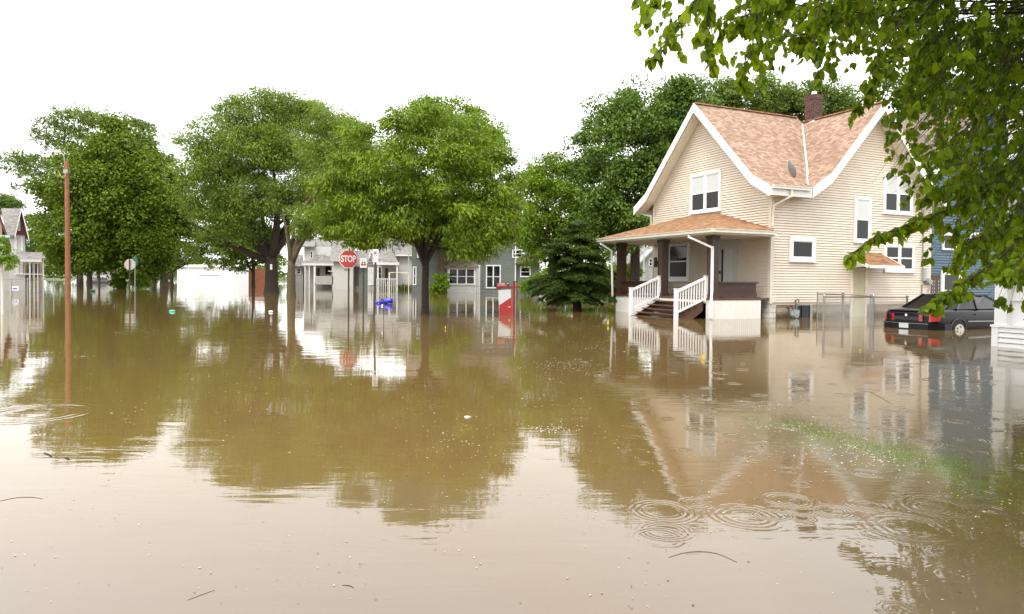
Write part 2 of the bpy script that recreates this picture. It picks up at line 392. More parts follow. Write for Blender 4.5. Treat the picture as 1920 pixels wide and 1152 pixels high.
    k = math_(nt, 'MULTIPLY', math_(nt, 'MULTIPLY', mr.outputs[0], mr2.outputs[0]), mr3.outputs[0])
    vv = math_(nt, 'MULTIPLY', math_(nt, 'MULTIPLY', math_(nt, 'MULTIPLY', s, e), on), k)
    h = math_(nt, 'ADD', h, math_(nt, 'MULTIPLY', vv, .0013))
    brk = ramp(nt, noise(nt, 2.3, 4, .7, pos), [(.36, (.12, .12, .12)), (.6, (1, 1, 1))])
    rip = noise(nt, 13, 3, .6, texco(nt, 'Object', (.8, 1.5, 1)))
    h = math_(nt, 'MULTIPLY', h, brk)
    h = math_(nt, 'ADD', h, math_(nt, 'MULTIPLY', math_(nt, 'MULTIPLY', rip, k), .0009))
    h = math_(nt, 'ADD', h, h0)
    bump(nt, b, h, 1.0)
    return m
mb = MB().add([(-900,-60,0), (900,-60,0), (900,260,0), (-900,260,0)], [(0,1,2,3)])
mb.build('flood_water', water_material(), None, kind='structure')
# ground: street and lawns under the water, rising out of it far behind
gm, gnt, gb = base_mat('ground_soil', (.10, .085, .05), .95)
gnt.links.new(ramp(gnt, noise(gnt, .3, 6, .6, texco(gnt)), [(.4, (.05, .09, .02)), (.65, (.14, .11, .07))]), gb.inputs['Base Color'])
xs = [-900, -400, -200, -120, -60, 0, 60, 120, 200, 400, 900]; ys = [-60, 0, 30, 80, 120, 160, 190, 240, 400, 900]
zs = {-60: -.5, 0: -.45, 30: -.45, 80: -.5, 120: -.4, 160: -.15, 190: .15, 240: .5, 400: 1.0, 900: 1.0}
mb = MB(); mb.v = [(x, y, zs[y]) for y in ys for x in xs]
mb.f = [(j*11+i, j*11+i+1, (j+1)*11+i+1, (j+1)*11+i) for j in range(9) for i in range(10)]
mb.build('ground', gm, None, kind='structure')

# ================================================================ the beige corner house
TH = R_(24.2)
P0 = G(1443, 597)
H = thing('beige_house', P0, 'beige clapboard house with salmon shingle roof, brown porch and white step rails', 'house', TH)
FA = lambda s, z, o: (-o, s, z)          # porch gable front
FB = lambda s, z, o: (s, -o, z)          # long side with the awning door
def fbox(mb, F, s0, s1, z0, z1, o0, o1):
    mb.hexa([F(s0,z0,o0), F(s1,z0,o0), F(s1,z0,o1), F(s0,z0,o1), F(s0,z1,o0), F(s1,z1,o0), F(s1,z1,o1), F(s0,z1,o1)]); return mb
def clap(mb, F, L, Rr, z0, z1, pitch=.1016):
    z = z0
    while z < z1 - .01:
        zz = min(z+pitch, z1)
        a, b, c, d = L(z), Rr(z), L(zz), Rr(zz)
        if b - a > .02:
            if d - c < .01: c = d = (c+d)/2
            g = .019
            mb.add([F(a,z+g,.038), F(b,z+g,.038), F(d,zz,.012), F(c,zz,.012)], [(0,1,2,3)])
            mb.add([F(a,z+g,.0), F(b,z+g,.0), F(b,z+g,.038), F(a,z+g,.038)], [(0,1,2,3)])
            mb.add([F(c,zz,.0), F(d,zz,.0), F(d,zz,.012), F(c,zz,.012)], [(0,1,2,3)])
        z += pitch
def profile(z, lo, brL, brR, hi, zb, ze, zp, wl, wr, off):
    """inner limits of a gable wall at height z below a flared roof"""
    t = z + off; mid = (brL+brR)/2
    if t < zb: a = brL - (zb-t)/(zb-ze)*(brL-lo)
    else: a = brL + (t-zb)/(zp-zb)*(mid-brL)
    a = min(a, mid); b = 2*mid - a
    return max(a, wl), min(b, wr)
PA = lambda z: profile(z, -.5, .45, 7.35, 8.3, 5.5, 4.95, 9.0, 0, 7.5, .34)
PB = lambda z: profile(z, 1.5, 2.5, 8.3, 9.3, 5.63, 5.0, 8.72, 1.55, 9.2, .34)
wall = MB()
wall.box(.02, 9.18, .02, 7.48, .5, 4.80)
wa = [(a, z) for z in (4.80, 5.1, 5.16, 8.66) for a in (PA(z)[0],)] + [(PA(z)[1], z) for z in (5.16, 5.1, 4.80)]
wall.extrude([(.0, a, z) for a, z in wa], (.25, 0, 0))
wb = [(PB(z)[0], z) for z in (4.80, 5.2, 5.29, 8.38)] + [(PB(z)[1], z) for z in (5.29, 5.2, 4.80)]
wall.extrude([(b, .0, z) for b, z in wb], (0, .25, 0))
clap(wall, FA, lambda z: PA(z)[0] if z > 4.5 else 0, lambda z: PA(z)[1] if z > 4.5 else 7.5, .59, 8.66)
clap(wall, FB, lambda z: 0 if z < 4.78 else PB(z)[0], lambda z: 9.2 if z < 4.78 else PB(z)[1], .59, 8.38)
wall.build('wall', M['siding'], H)
for _k in (0,):
    tr = MB()
    fbox(tr, FA, -.046, .09, .56, 4.62, .0, .046); fbox(tr, FB, .0, .09, .56, 4.62, .0, .044); tr.build('corner_board', M['cream'], H)
    fbox(MB(), FB, 9.1, 9.2, .56, 4.9, .0, .045).build('corner_board', M['cream'], H); fbox(MB(), FA, 7.4, 7.5, .56, 4.9, .0, .045).build('corner_board', M['cream'], H)
fd = MB(); fd.box(.06, 9.15, .05, 7.45, -.6, .56); fd.build('foundation', M['block'], H)
fd = MB(); fd.box(-.02, .3, .0, .4, -.6, .54); fd.build('foundation', M['block_white'], H)
# roofs
def shell(name, pts, thick, axis, e0, e1, mat, parent, off=0.0):
    """pts: profile (t, z) ridge line; extruded e0..e1 along the other axis"""
    top = [(t, z-off) for t, z in pts]; bot = [(t, z-off-thick) for t, z in pts][::-1]
    mb = MB()
    n = len(pts)
    for i in range(n-1):
        q = [top[i], top[i+1], (top[i+1][0], top[i+1][1]-thick), (top[i][0], top[i][1]-thick)]
        if axis == 'x': mb.extrude([(e0, t, z) for t, z in q], (e1-e0, 0, 0))
        else: mb.extrude([(t, e0, z) for t, z in q], (0, e1-e0, 0))
    return mb
rA = [(-.5, 4.95), (.02, 5.25), (.45, 5.5), (3.9, 9.0), (7.35, 5.5), (8.3, 4.95)]
rB = [(1.5, 5.0), (2.5, 5.63), (5.4, 8.72), (8.3, 5.63), (9.3, 5.0)]
roof = shell('r', rA[1:], .09, 'x', -.58, 5.4, None, None)
roof.extrude([(-.58, t, z) for t, z in ((-.5, 4.95), (.02, 5.25), (.02, 5.16), (-.5, 4.86))], (2.16, 0, 0))
s2 = shell('r', rB, .09, 'y', -.58, 8.2, None, None); roof.add(s2.v, s2.f)
RO = roof.build('roof', M['shingle'], H)
cap = MB()
cap.beam((-.6, 3.9, 9.01), (5.3, 3.9, 9.01), .2, .05); cap.beam((5.4, -.6, 8.73), (5.4, 3.6, 8.73), .2, .05)
cap.build('ridge_cap', M['shingle2'], RO)
vf = MB()      # valley flashing
def zA(y): return np.interp(y, [t for t, z in rA], [z for t, z in rA])
def zB(x): return np.interp(x, [t for t, z in rB], [z for t, z in rB])
vp = []
for y in np.linspace(-.1, 3.55, 14):
    xs_ = np.linspace(1.5, 5.4, 400); dz = zB(xs_) - zA(y); k = int(np.argmin(np.abs(dz))); vp.append(Vector((xs_[k], y, zA(y)+.012)))
for a, b in zip(vp[:-1], vp[1:]): vf.beam(a, b, .05, .02)
vf.build('valley_flashing', M['trim'], RO)
sf = MB()
def soff(mb, pts, axis, e0, e1, o0=.10, o1=.34):
    for (t0, z0), (t1, z1) in zip(pts[:-1], pts[1:]):
        q = [(t0, z0-o0), (t1, z1-o0), (t1, z1-o1), (t0, z0-o1)]
        if axis == 'x': mb.extrude([(e0, t, z) for t, z in q], (e1-e0, 0, 0))
        else: mb.extrude([(t, e0, z) for t, z in q], (0, e1-e0, 0))
soff(sf, [(-.44, 4.98)] + rA[2:5] + [(8.24, 4.98)], 'x', -.53, -.03)
soff(sf, [(1.56, 5.04)] + rB[1:4] + [(9.24, 5.04)], 'y', -.53, -.03)
sf.box(-.03, 1.56, -.44, -.03, 4.66, 4.70)
sf.box(-.5, -.03, -.44, -.03, 4.60, 4.64)
sf.build('soffit', M['soffit'], H)
rk = MB()
def rake(pts, axis, e, th=.045, d=.37):
    for (t0, z0), (t1, z1) in zip(pts[:-1], pts[1:]):
        q = [(t0, z0+.015), (t1, z1+.015), (t1, z1-d), (t0, z0-d)]
        if axis == 'x': rk.extrude([(e-th, t, z) for t, z in q], (th, 0, 0))
        else: rk.extrude([(t, e-th, z) for t, z in q], (0, th, 0))
rake([rA[0]] + rA[2:], 'x', -.58); rake(rB, 'y', -.58)
rk.box(-.58, 1.5, -.56, -.51, 4.62, 4.93)
rk.box(-.58, 3.0, 8.31, 8.35, 4.62, 4.93)
rk.build('bargeboard', M['trim'], H)
gu = MB()
def gutter(mb, p, q, w=.12, h=.12):
    mb.beam(p, q, w, h)
    p, q = Vector(p), Vector(q); d = (q-p).normalized(); n = d.cross(Vector((0,0,1)))
    for s in (1,): mb.beam(p+n*s*(w/2+.012)+Vector((0,0,h/2-.012)), q+n*s*(w/2+.012)+Vector((0,0,h/2-.012)), .024, .024)
gutter(gu, (-.56, -.625, 4.92), (1.36, -.625, 4.92))
gutter(gu, (-.5, 8.41, 4.90), (2.5, 8.41, 4.90))
gutter(gu, (-3.31, 7.45, 3.20), (-3.31, -.56, 3.20), .13, .13)
gutter(gu, (-3.31, -.62, 3.20), (-.38, -.62, 3.20), .13, .13)
gu.build('gutter', M['gutter'], H)
def downspout(pts):
    mb = MB()
    for a, b in zip(pts[:-1], pts[1:]): mb.beam(a, b, .075, .075)
    for p in pts[1:-1]: mb.lathe([(.045, -.045), (.045, .045)], p, 8)
    return mb.build('downspout', M['white'] if pts[0][2] < 4 else M['cream'], H)
downspout([(.35, -.63, 4.88), (.35, -.63, 4.62), (.0, -.12, 4.28), (-.03, -.09, 3.52)])
downspout([(-.30, 8.41, 4.85), (-.30, 8.41, 4.72), (-.06, 7.62, 4.5), (-.06, 7.56, 3.45)])
downspout([(-3.31, .72, 3.16), (-3.31, .70, 3.03), (-2.86, -.06, 2.62), (-2.86, -.06, .98), (-2.9, -.09, .8), (-2.9, -.09, .06)])
downspout([(-3.31, 6.95, 3.16), (-3.31, 6.9, 3.05), (-2.9, 6.62, 2.72), (-2.86, 6.56, .3)])
# chimney
ch = MB(); ch.box(5.5, 6.02, 3.05, 3.58, 7.9, 9.72); ch.box(5.48, 6.04, 3.03, 3.60, 9.72, 9.94)
c_ = ch.build('chimney', M['brick'], H)
ch = MB(); ch.box(5.56, 5.96, 3.1, 3.52, 9.92, 9.96); ch.lathe([(.12, 9.96), (.10, 10.12)], (5.76, 3.3, 0), 12); ch.build('chimney_cap', M['white'], c_)
fl = MB(); fl.beam((5.28, 3.05, 8.62), (5.52, 2.95, 8.70), .3, .08); fl.build('chimney_flashing', M['white'], c_)

def window(F, s0, s1, z0, z1, sashes=1, cas=.11, blind=True, off=.055, sill=True, split=.5, dark='screen', mull=.12):
    mb = MB()
    fbox(mb, F, s0, s1, z1-cas, z1, 0, off+.035); fbox(mb, F, s0, s1, z0, z0+cas, 0, off+.035)
    fbox(mb, F, s0, s0+cas, z0+cas, z1-cas, 0, off+.03); fbox(mb, F, s1-cas, s1, z0+cas, z1-cas, 0, off+.03)
    if sill: fbox(mb, F, s0-.02, s1+.02, z0-.035, z0, 0, off+.07)
    w_ = ((s1-s0) - 2*cas - (sashes-1)*mull)/sashes
    for i in range(1, sashes):
        a = s0+cas+i*w_+(i-1)*mull; fbox(mb, F, a, a+mull, z0+cas, z1-cas, 0, off+.028)
    wn = mb.build('window', M['trim'], H)
    for i in range(sashes):
        a = s0+cas+i*(w_+mull); b = a+w_; zm = z0+cas+(z1-z0-2*cas)*split; r = .035
        mb = MB()
        if split < 1:
            fbox(mb, F, a+r, b-r, zm-.03, zm+.03, 0, off+.015)
        fbox(mb, F, a, a+r, z0+cas, z1-cas, 0, off+.012); fbox(mb, F, b-r, b, z0+cas, z1-cas, 0, off+.012)
        fbox(mb, F, a+r, b-r, z1-cas-r, z1-cas, 0, off+.012); fbox(mb, F, a+r, b-r, z0+cas, z0+cas+r, 0, off+.012)
        mb.build('sash', M['trim'], wn)
        if split < 1:
            fbox(MB(), F, a+r, b-r, zm+.03, z1-cas-r, 0, off-.002).build('pane', M['blind'] if blind else M['glass'], wn)
            fbox(MB(), F, a+r, b-r, z0+cas+r, zm-.03, 0, off-.003).build('pane', M[dark], wn)
        else: fbox(MB(), F, a+r, b-r, z0+cas+r, z1-cas-r, 0, off-.003).build('pane', M[dark], wn)
    return wn
window(FA, 2.76, 4.72, 4.36, 6.07, 2)
window(FB, .92, 2.27, 2.20, 3.14, 1, .15, split=1, dark='glass')
window(FB, 4.42, 5.37, 3.05, 4.90, 1)
window(FB, 6.12, 7.9, 4.30, 6.02, 2)
window(FB, 6.23, 8.1, 1.86, 3.03, 2, blind=False, dark='screen')
window(FA, 4.73, 6.3, 1.40, 3.16, 1, .15, blind=False)
# front door (behind the porch)
dm = MB(); fbox(dm, FA, 1.75, 1.87, .8, 2.97, 0, .06); fbox(dm, FA, 2.80, 2.92, .8, 2.97, 0, .06); fbox(dm, FA, 1.87, 2.80, 2.87, 2.97, 0, .06)
fbox(dm, FA, 1.87, 2.0, .8, 2.87, 0, .055); fbox(dm, FA, 2.67, 2.80, .8, 2.87, 0, .055); fbox(dm, FA, 2.0, 2.67, 2.72, 2.87, 0, .055); fbox(dm, FA, 2.0, 2.67, .8, .95, 0, .045); fbox(dm, FA, 2.0, 2.67, 1.72, 1.76, 0, .04)
fbox(dm, FA, 1.6, 3.0, 2.97, 3.1, 0, .03)
d_ = dm.build('front_door', M['door'], H)
fbox(MB(), FA, 2.0, 2.55, .95, 2.72, 0, .050).build('pane', M['blind'], d_)
fbox(MB(), FA, 2.55, 2.67, .95, 2.72, 0, .050).build('pane', M['screen'], d_)
MB().box(-.11, -.04, 2.70, 2.76, 1.70, 1.84).build('handle', M['blackp'], d_)
# side door, its awning
dm = MB(); fbox(dm, FB, 4.30, 4.40, -.5, 2.0, 0, .06); fbox(dm, FB, 5.12, 5.24, -.5, 2.0, 0, .06); fbox(dm, FB, 4.40, 5.12, 1.93, 2.0, 0, .05)
sd = dm.build('side_door', M['cream'], H)
dm = MB(); fbox(dm, FB, 4.40, 5.12, -.5, 1.93, 0, .042)
for a in (4.52, 4.82):
    for z0, z1 in ((1.35, 1.75), (.45, 1.2)):
        fbox(dm, FB, a, a+.2, z0, z1, .042, .050)
dm.build('door_leaf', M['door_yel'], sd)
aw = MB(); aw.add([(4.0, 0, 2.62), (6.1, 0, 2.62), (6.1, 0, 2.56), (4.0, 0, 2.56), (4.15, -1.0, 2.08), (6.1, -1.0, 2.08), (6.1, -1.0, 2.02), (4.15, -1.0, 2.02)],
       [(0,1,5,4), (3,7,6,2), (0,4,7,3), (1,2,6,5), (4,5,6,7), (0,3,2,1)])
A_ = aw.build('awning', M['shingle2'], H)
at = MB(); at.beam((4.13, -1.03, 2.03), (6.14, -1.03, 2.03), .05, .11); at.beam((4.1, -1.0, 2.02), (3.97, 0, 2.55), .05, .12); at.beam((6.13, -1.0, 2.02), (6.13, 0, 2.55), .05, .12)
at.extrude([(4.16, -.02, 2.5), (4.16, -.95, 2.04), (4.16, -.02, 2.0)], (.03, 0, 0)); at.build('awning_trim', M['trim'], A_)
# porch
pf = MB(); pf.box(-2.84, -.03, -.02, 6.42, .70, .78); pf.build('porch_floor', M['deck'], H)
sk = MB(); sk.box(-2.80, -2.74, 3.16, 6.40, -.5, .695); sk.box(-2.80, -2.74, .0, .32, -.5, .695); sk.box(-2.80, -.45, .0, .06, -.5, .695); sk.box(-2.80, 0, 6.34, 6.40, -.5, .695)
sk.box(-2.83, -2.80, .32, 3.16, .58, .69)
for y in np.arange(3.2, 6.38, .1): sk.box(-2.806, -2.80, y, y+.088, -.5, .66)
for x in np.arange(-2.78, -.5, .1): sk.box(x, x+.088, -.006, 0, -.5, .66)
sk.box(-2.86, -2.78, -.03, .05, -.5, .70)
sk.build('porch_skirt', M['lattice'], H)
for y in (6.12, 3.06, .06):
    mb = MB(); mb.box(-2.76, -2.44, y, y+.30, .78, 3.07); mb.box(-2.79, -2.41, y-.03, y+.33, .78, .92); mb.box(-2.79, -2.41, y-.03, y+.33, 2.95, 3.07)
    mb.build('porch_post', M['brown'], H)
pp = MB(); pp.box(-2.66, -2.54, 3.36, 6.12, .84, 1.32); pp.box(-2.72, -2.48, 3.36, 6.12, 1.32, 1.38)
for y in np.arange(3.4, 6.1, .08): pp.box(-2.667, -2.66, y, y+.065, .9, 1.3)
pp.build('porch_parapet', M['brown'], H)
pp = MB(); pp.box(-2.44, -.62, .08, .20, .84, 1.32); pp.box(-2.44, -.56, .02, .26, 1.32, 1.38); pp.box(-2.44, -.6, .05, .23, .82, .95)
for x in np.arange(-2.4, -.66, .08): pp.box(x, x+.065, .073, .08, .95, 1.3)
pp.build('porch_parapet', M['brown'], H)
pp = MB(); pp.box(-2.44, -.1, 6.18, 6.3, .84, 1.32); pp.box(-2.44, -.1, 6.12, 6.36, 1.32, 1.38); pp.build('porch_parapet', M['brown'], H)
pr = MB()
e = [(-3.28, -.56, 3.27), (-3.28, 7.5, 3.27), (.0, 7.5, 3.27), (.0, 4.55, 4.33), (.0, 2.98, 4.27), (-.36, -.56, 3.27), (0, -.12, 3.42)]
pr.add(e, [(0, 4, 3, 1), (1, 3, 2), (0, 5, 6, 4)])
pr.add([(x, y, z-.05) for x, y, z in e], [(0, 4, 3, 1), (1, 3, 2), (0, 5, 6, 4)])
pr.build('porch_roof', M['shingle2'], H)
pc = MB(); pc.box(-3.2, -.03, -.45, 7.4, 3.10, 3.14); pc.build('porch_ceiling', M['soffit'], H)
pb = MB(); pb.box(-3.26, -3.2, -.55, 7.46, 3.08, 3.25); pb.box(-3.2, -.36, -.55, -.49, 3.08, 3.25); pb.box(-3.2, 0, 7.40, 7.46, 3.08, 3.25)
pb.build('porch_fascia', M['gutter'], H)
# steps
st = MB()
for k, z in enumerate((.61, .46, .31, .16, .01)):
    x1 = -2.84 - k*.27; st.box(x1-.31, x1, .42, 3.12, z-.04, z); st.box(x1-.02, x1, .45, 3.09, z-.15, z-.045)
ST = st.build('porch_steps', M['deck'], H)
for y in (.42, 3.09):
    sg = MB(); sg.extrude([(-2.84, y, .66), (-2.84, y, .30), (-3.75, y, -.30), (-4.25, y, -.30), (-4.25, y, -.1)], (0, .03, 0)); sg.build('stringer', M['deck'], ST)
for y in (3.2, .33):
    r = MB(); r.beam((-2.86, y, 1.50), (-4.09, y, 1.02), .07, .09); RL = r.build('step_railing', M['white'], H)
    r = MB(); r.beam((-2.86, y, .74), (-4.09, y, .26), .05, .07); r.build('bottom_rail', M['white'], RL)
    r = MB(); r.box(-2.86, -2.74, y-.06, y+.06, .62, 1.58); r.box(-2.88, -2.72, y-.08, y+.08, 1.58, 1.60); r.build('newel_post', M['white'], RL)
    r = MB(); r.box(-4.21, -4.09, y-.06, y+.06, -.5, 1.10); r.box(-4.23, -4.07, y-.08, y+.08, 1.10, 1.12); r.build('newel_post', M['white'], RL)
    for k in range(9):
        x = -2.98 - k*.123; t = (x+2.86)/-1.23
        b = MB(); b.box(x-.018, x+.018, y-.018, y+.018, .74-.48*t+.02, 1.50-.48*t-.03); b.build('baluster', M['white'], RL)
# mailbox, vents, meters, hose bib, conduit
mbx = MB(); mbx.box(-2.84, -2.76, 3.4, 3.5, 1.95, 2.35); mbx.box(-2.82, -2.76, 3.36, 3.54, 1.98, 2.2); mbx.build('mailbox', M['blackp'], H)
vt = MB(); fbox(vt, FA, .16, .42, .62, .80, 0, .05); v_ = vt.build('dryer_vent', M['white'], H)
fbox(MB(), FA, .23, .35, .66, .76, .05, .056).build('vent_grille', M['blackp'], v_)
gm_ = MB(); gm_.lathe([(.0, -.13), (.13, -.12), (.16, -.05), (.16, .05), (.13, .12), (0, .13)], (1.0, -.26, .15), 16, 'y'); gm_.box(.86, 1.14, -.38, -.14, .2, .32)
g_ = gm_.build('gas_meter', M['meter'], H, smooth=False)
gp = MB(); gp.tube([(.72, -.22, -.4), (.72, -.22, .42), (.74, -.22, .46), (.9, -.22, .46), (.93, -.22, .4), (.93, -.24, .28)], .022, 8); gp.lathe([(.05, .36), (.07, .4), (.05, .46)], (.72, -.22, 0), 10)
gp.tube([(1.1, -.22, .28), (1.1, -.22, .62), (1.1, -.2, .64), (1.25, -.06, .64)], .018, 8); gp.tube([(1.2, -.08, .63), (1.3, -.1, .72), (1.4, -.1, .70), (1.38, -.1, .62)], .022, 8)
gp.build('gas_pipe', M['rust'], g_)
cw = MB(); fbox(cw, FB, 1.36, 1.40, -.5, .5, -.04, .02); fbox(cw, FB, 1.40, 2.1, .48, .53, -.04, .02); fbox(cw, FB, 2.1, 2.22, -.5, .5, -.04, .02)
C_ = cw.build('cellar_window', M['metal'], H)
fbox(MB(), FB, 1.40, 2.1, -.5, .48, -.04, -.02).build('pane', M['glass'], C_)
ms = MB(); fbox(ms, FB, .02, .3, .60, .82, .03, .038); ms.build('cable_box', M['cream'], H)
em = MB(); fbox(em, FB, 8.62, 8.80, 1.5, 2.05, .03, .14); E_ = em.build('electric_meter', M['meter'], H)
MB().lathe([(.12, -.1), (.14, 0), (.12, .1)], (8.93, -.14, 1.45), 14, 'y').build('meter_dial', M['metal'], E_)
em = MB(); em.tube([(8.62, -.07, .45), (8.62, -.07, 1.35)], .03, 8); em.tube([(8.64, -.07, 2.0), (8.64, -.07, 4.6)], .03, 8)
em.tube([(8.93, -.15, 1.6), (9.0, -.15, 1.35), (8.98, -.15, 1.1), (8.85, -.1, 1.0)], .015, 6); em.build('conduit', M['metal'], E_)
# satellite dish standing on the eave
sdh = MB(); prof = [(.001, 0), (.10, .008), (.19, .03), (.26, .06), (.30, .085), (.27, .075), (.19, .045), (.08, .02), (.001, .012)]
sdh.lathe(prof, (0, 0, 0), 24); D_ = sdh.build('satellite_dish', M['dish'], H, smooth=True)
D_.matrix_local = Matrix.Translation((.70, -.20, 5.68)) @ Matrix.Rotation(R_(-24), 4, 'Z') @ Matrix.Rotation(R_(72), 4, 'Y') @ Matrix.Diagonal((1.2, 1.0, 1, 1))
im = D_.matrix_local.inverted()
def loc_tube(pts, r, name, mat):
    m = MB(); m.tube([im @ Vector(p) for p in pts], r, 8); return m.build(name, mat, D_)
loc_tube([(.38, -.32, 5.12), (.40, -.32, 5.2), (.62, -.22, 5.5), (.70, -.2, 5.6)], .022, 'mast', M['metal'])
loc_tube([(.72, -.2, 5.44), (1.05, -.3, 5.55), (1.22, -.34, 5.66)], .012, 'feed_arm', M['lamp'])
m = MB(); c0 = im @ Vector((1.24, -.34, 5.7)); m.tube([c0+Vector((-.05, 0, 0)), c0+Vector((.05, 0, 0))], .05, 8); m.build('receiver', M['dish'], D_)
m = MB(); p1 = im @ Vector((.22, -.42, 5.09)); p2 = im @ Vector((.5, -.22, 5.16)); m.beam(p1, p2, .16, .02); m.build('foot_plate', M['metal'], D_)

# ================================================================ trees
def unit(v): return v / np.maximum(np.linalg.norm(v, axis=-1, keepdims=True), 1e-6)
def leaf_quads(P, A, Nn, L, Wd):
    """diamond leaves. P base (n,3), A axis, Nn normal-ish, L,W (n,)"""
    A = unit(A); S = unit(np.cross(A, Nn)); L = L[:, None]; Wd = Wd[:, None]
    U = unit(np.cross(S, A))
    return np.stack([P, P+A*L*.45+S*Wd*.5+U*L*.06, P+A*L, P+A*L*.45-S*Wd*.5+U*L*.06], 1)
def crown(name, lobes, n_leaf, mat, parent, L=.14, Wf=.5, cr=.45, per=26, droop=.35, squash=.65, inner=.3, up=.55, seed=0, zmin=None, flat=1.0):
    """lobes (k,6): centre and radii. Leaves sit in clumps round twig ends that crowd the lobe surfaces"""
    r = np.random.default_rng(seed); lb = np.asarray(lobes, float)
    wt = (lb[:,3]*lb[:,5])*(1+.5*(lb[:,3]<.5*lb[:,3].mean())); wt /= wt.sum(); nc = max(8, int(n_leaf/per))
    k = r.choice(len(lb), nc, p=wt)
    d = unit(r.normal(size=(nc,3)) + np.array([0,0,.35]))
    rad = np.where(r.random(nc) < inner, r.uniform(.2,.8,nc), r.uniform(.86,1.10,nc))[:,None]
    C = lb[k,:3] + d*rad*lb[k,3:6]
    cs = cr*r.uniform(.45,1.3,nc)
    idx = np.repeat(np.arange(nc), per); n = len(idx)
    q = unit(r.normal(size=(n,3)) + np.array([0,0,.25]))*(r.random(n)[:,None]**.4); q[:,2] *= squash
    P = C[idx] + q*cs[idx][:,None]
    if zmin is not None: P = P[P[:,2] > zmin - r.random(len(P))*.5]; n = len(P); q = q[:n]; idx = idx[:n]
    out = unit(q + d[idx]*.8)
    A = out*.7 + r.normal(size=(n,3))*.45; A[:,2] -= droop
    Nn = unit(q+1e-4)*1.0 + r.normal(size=(n,3))*.38; Nn[:,2] += up*.8
    Ls = L*r.uniform(.7,1.3,n)
    V = leaf_quads(P, A, Nn, Ls, Ls*Wf)
    o = big_mesh(name, V, 4, mat, parent)
    return o, C
def limb_pts(a, b, bend, r, n=6):
    a, b = Vector(a), Vector(b); m = (a+b)/2 + Vector((r.uniform(-1,1), r.uniform(-1,1), r.uniform(-.2,.6)))*bend*(b-a).length
    return [a*(1-t)**2 + m*2*t*(1-t) + b*t*t for t in [i/(n-1) for i in range(n)]]
def px_lobes(base, D, items, depth=1.0, sq=.85):
    """items: (px, py, r) on the photograph at distance D; each becomes lobes through the crown's depth, local to base"""
    r = random.Random(len(items)*7+int(D)); out = []
    cx = sum(i[0] for i in items)/len(items); cy = sum(i[1] for i in items)/len(items)
    Rm = max(math.hypot(i[0]-cx, i[1]-cy)+i[2] for i in items)
    extra = []
    for px, py, rr in items:
        if math.hypot(px-cx, py-cy) > Rm*.5 and rr > 15:
            a0 = math.atan2(py-cy, px-cx)
            for _ in range(3):
                a = a0 + r.uniform(-.9, .9); q = rr*r.uniform(.92, 1.16)
                extra.append((px+q*math.cos(a), py+q*math.sin(a)*(.9 if math.sin(a) < 0 else .6), rr*r.uniform(.16,.32)))
    n0 = len(items)
    for ii, (px, py, rr) in enumerate(list(items)+extra):
        w_ = W(px, py, D); R = rr*D/1280*(.90 if ii < n0 else 1); e = math.sqrt(max(.05, 1-(math.hypot(px-cx, py-cy)/Rm)**2))*Rm*D/1280*depth
        for dy in ((-e*.65, e*.6) if e > R*1.2 else (-e*.3,)):
            out.append((w_.x-base[0]+r.uniform(-.2,.2)*R, dy+r.uniform(-.15,.15)*R, w_.z-base[2]+r.uniform(-.1,.1)*R, R*1.0, R*1.05, R*sq))
        if e > R*1.6: out.append((w_.x-base[0], 0, w_.z-base[2], R*.9, R, R*sq))
    return out
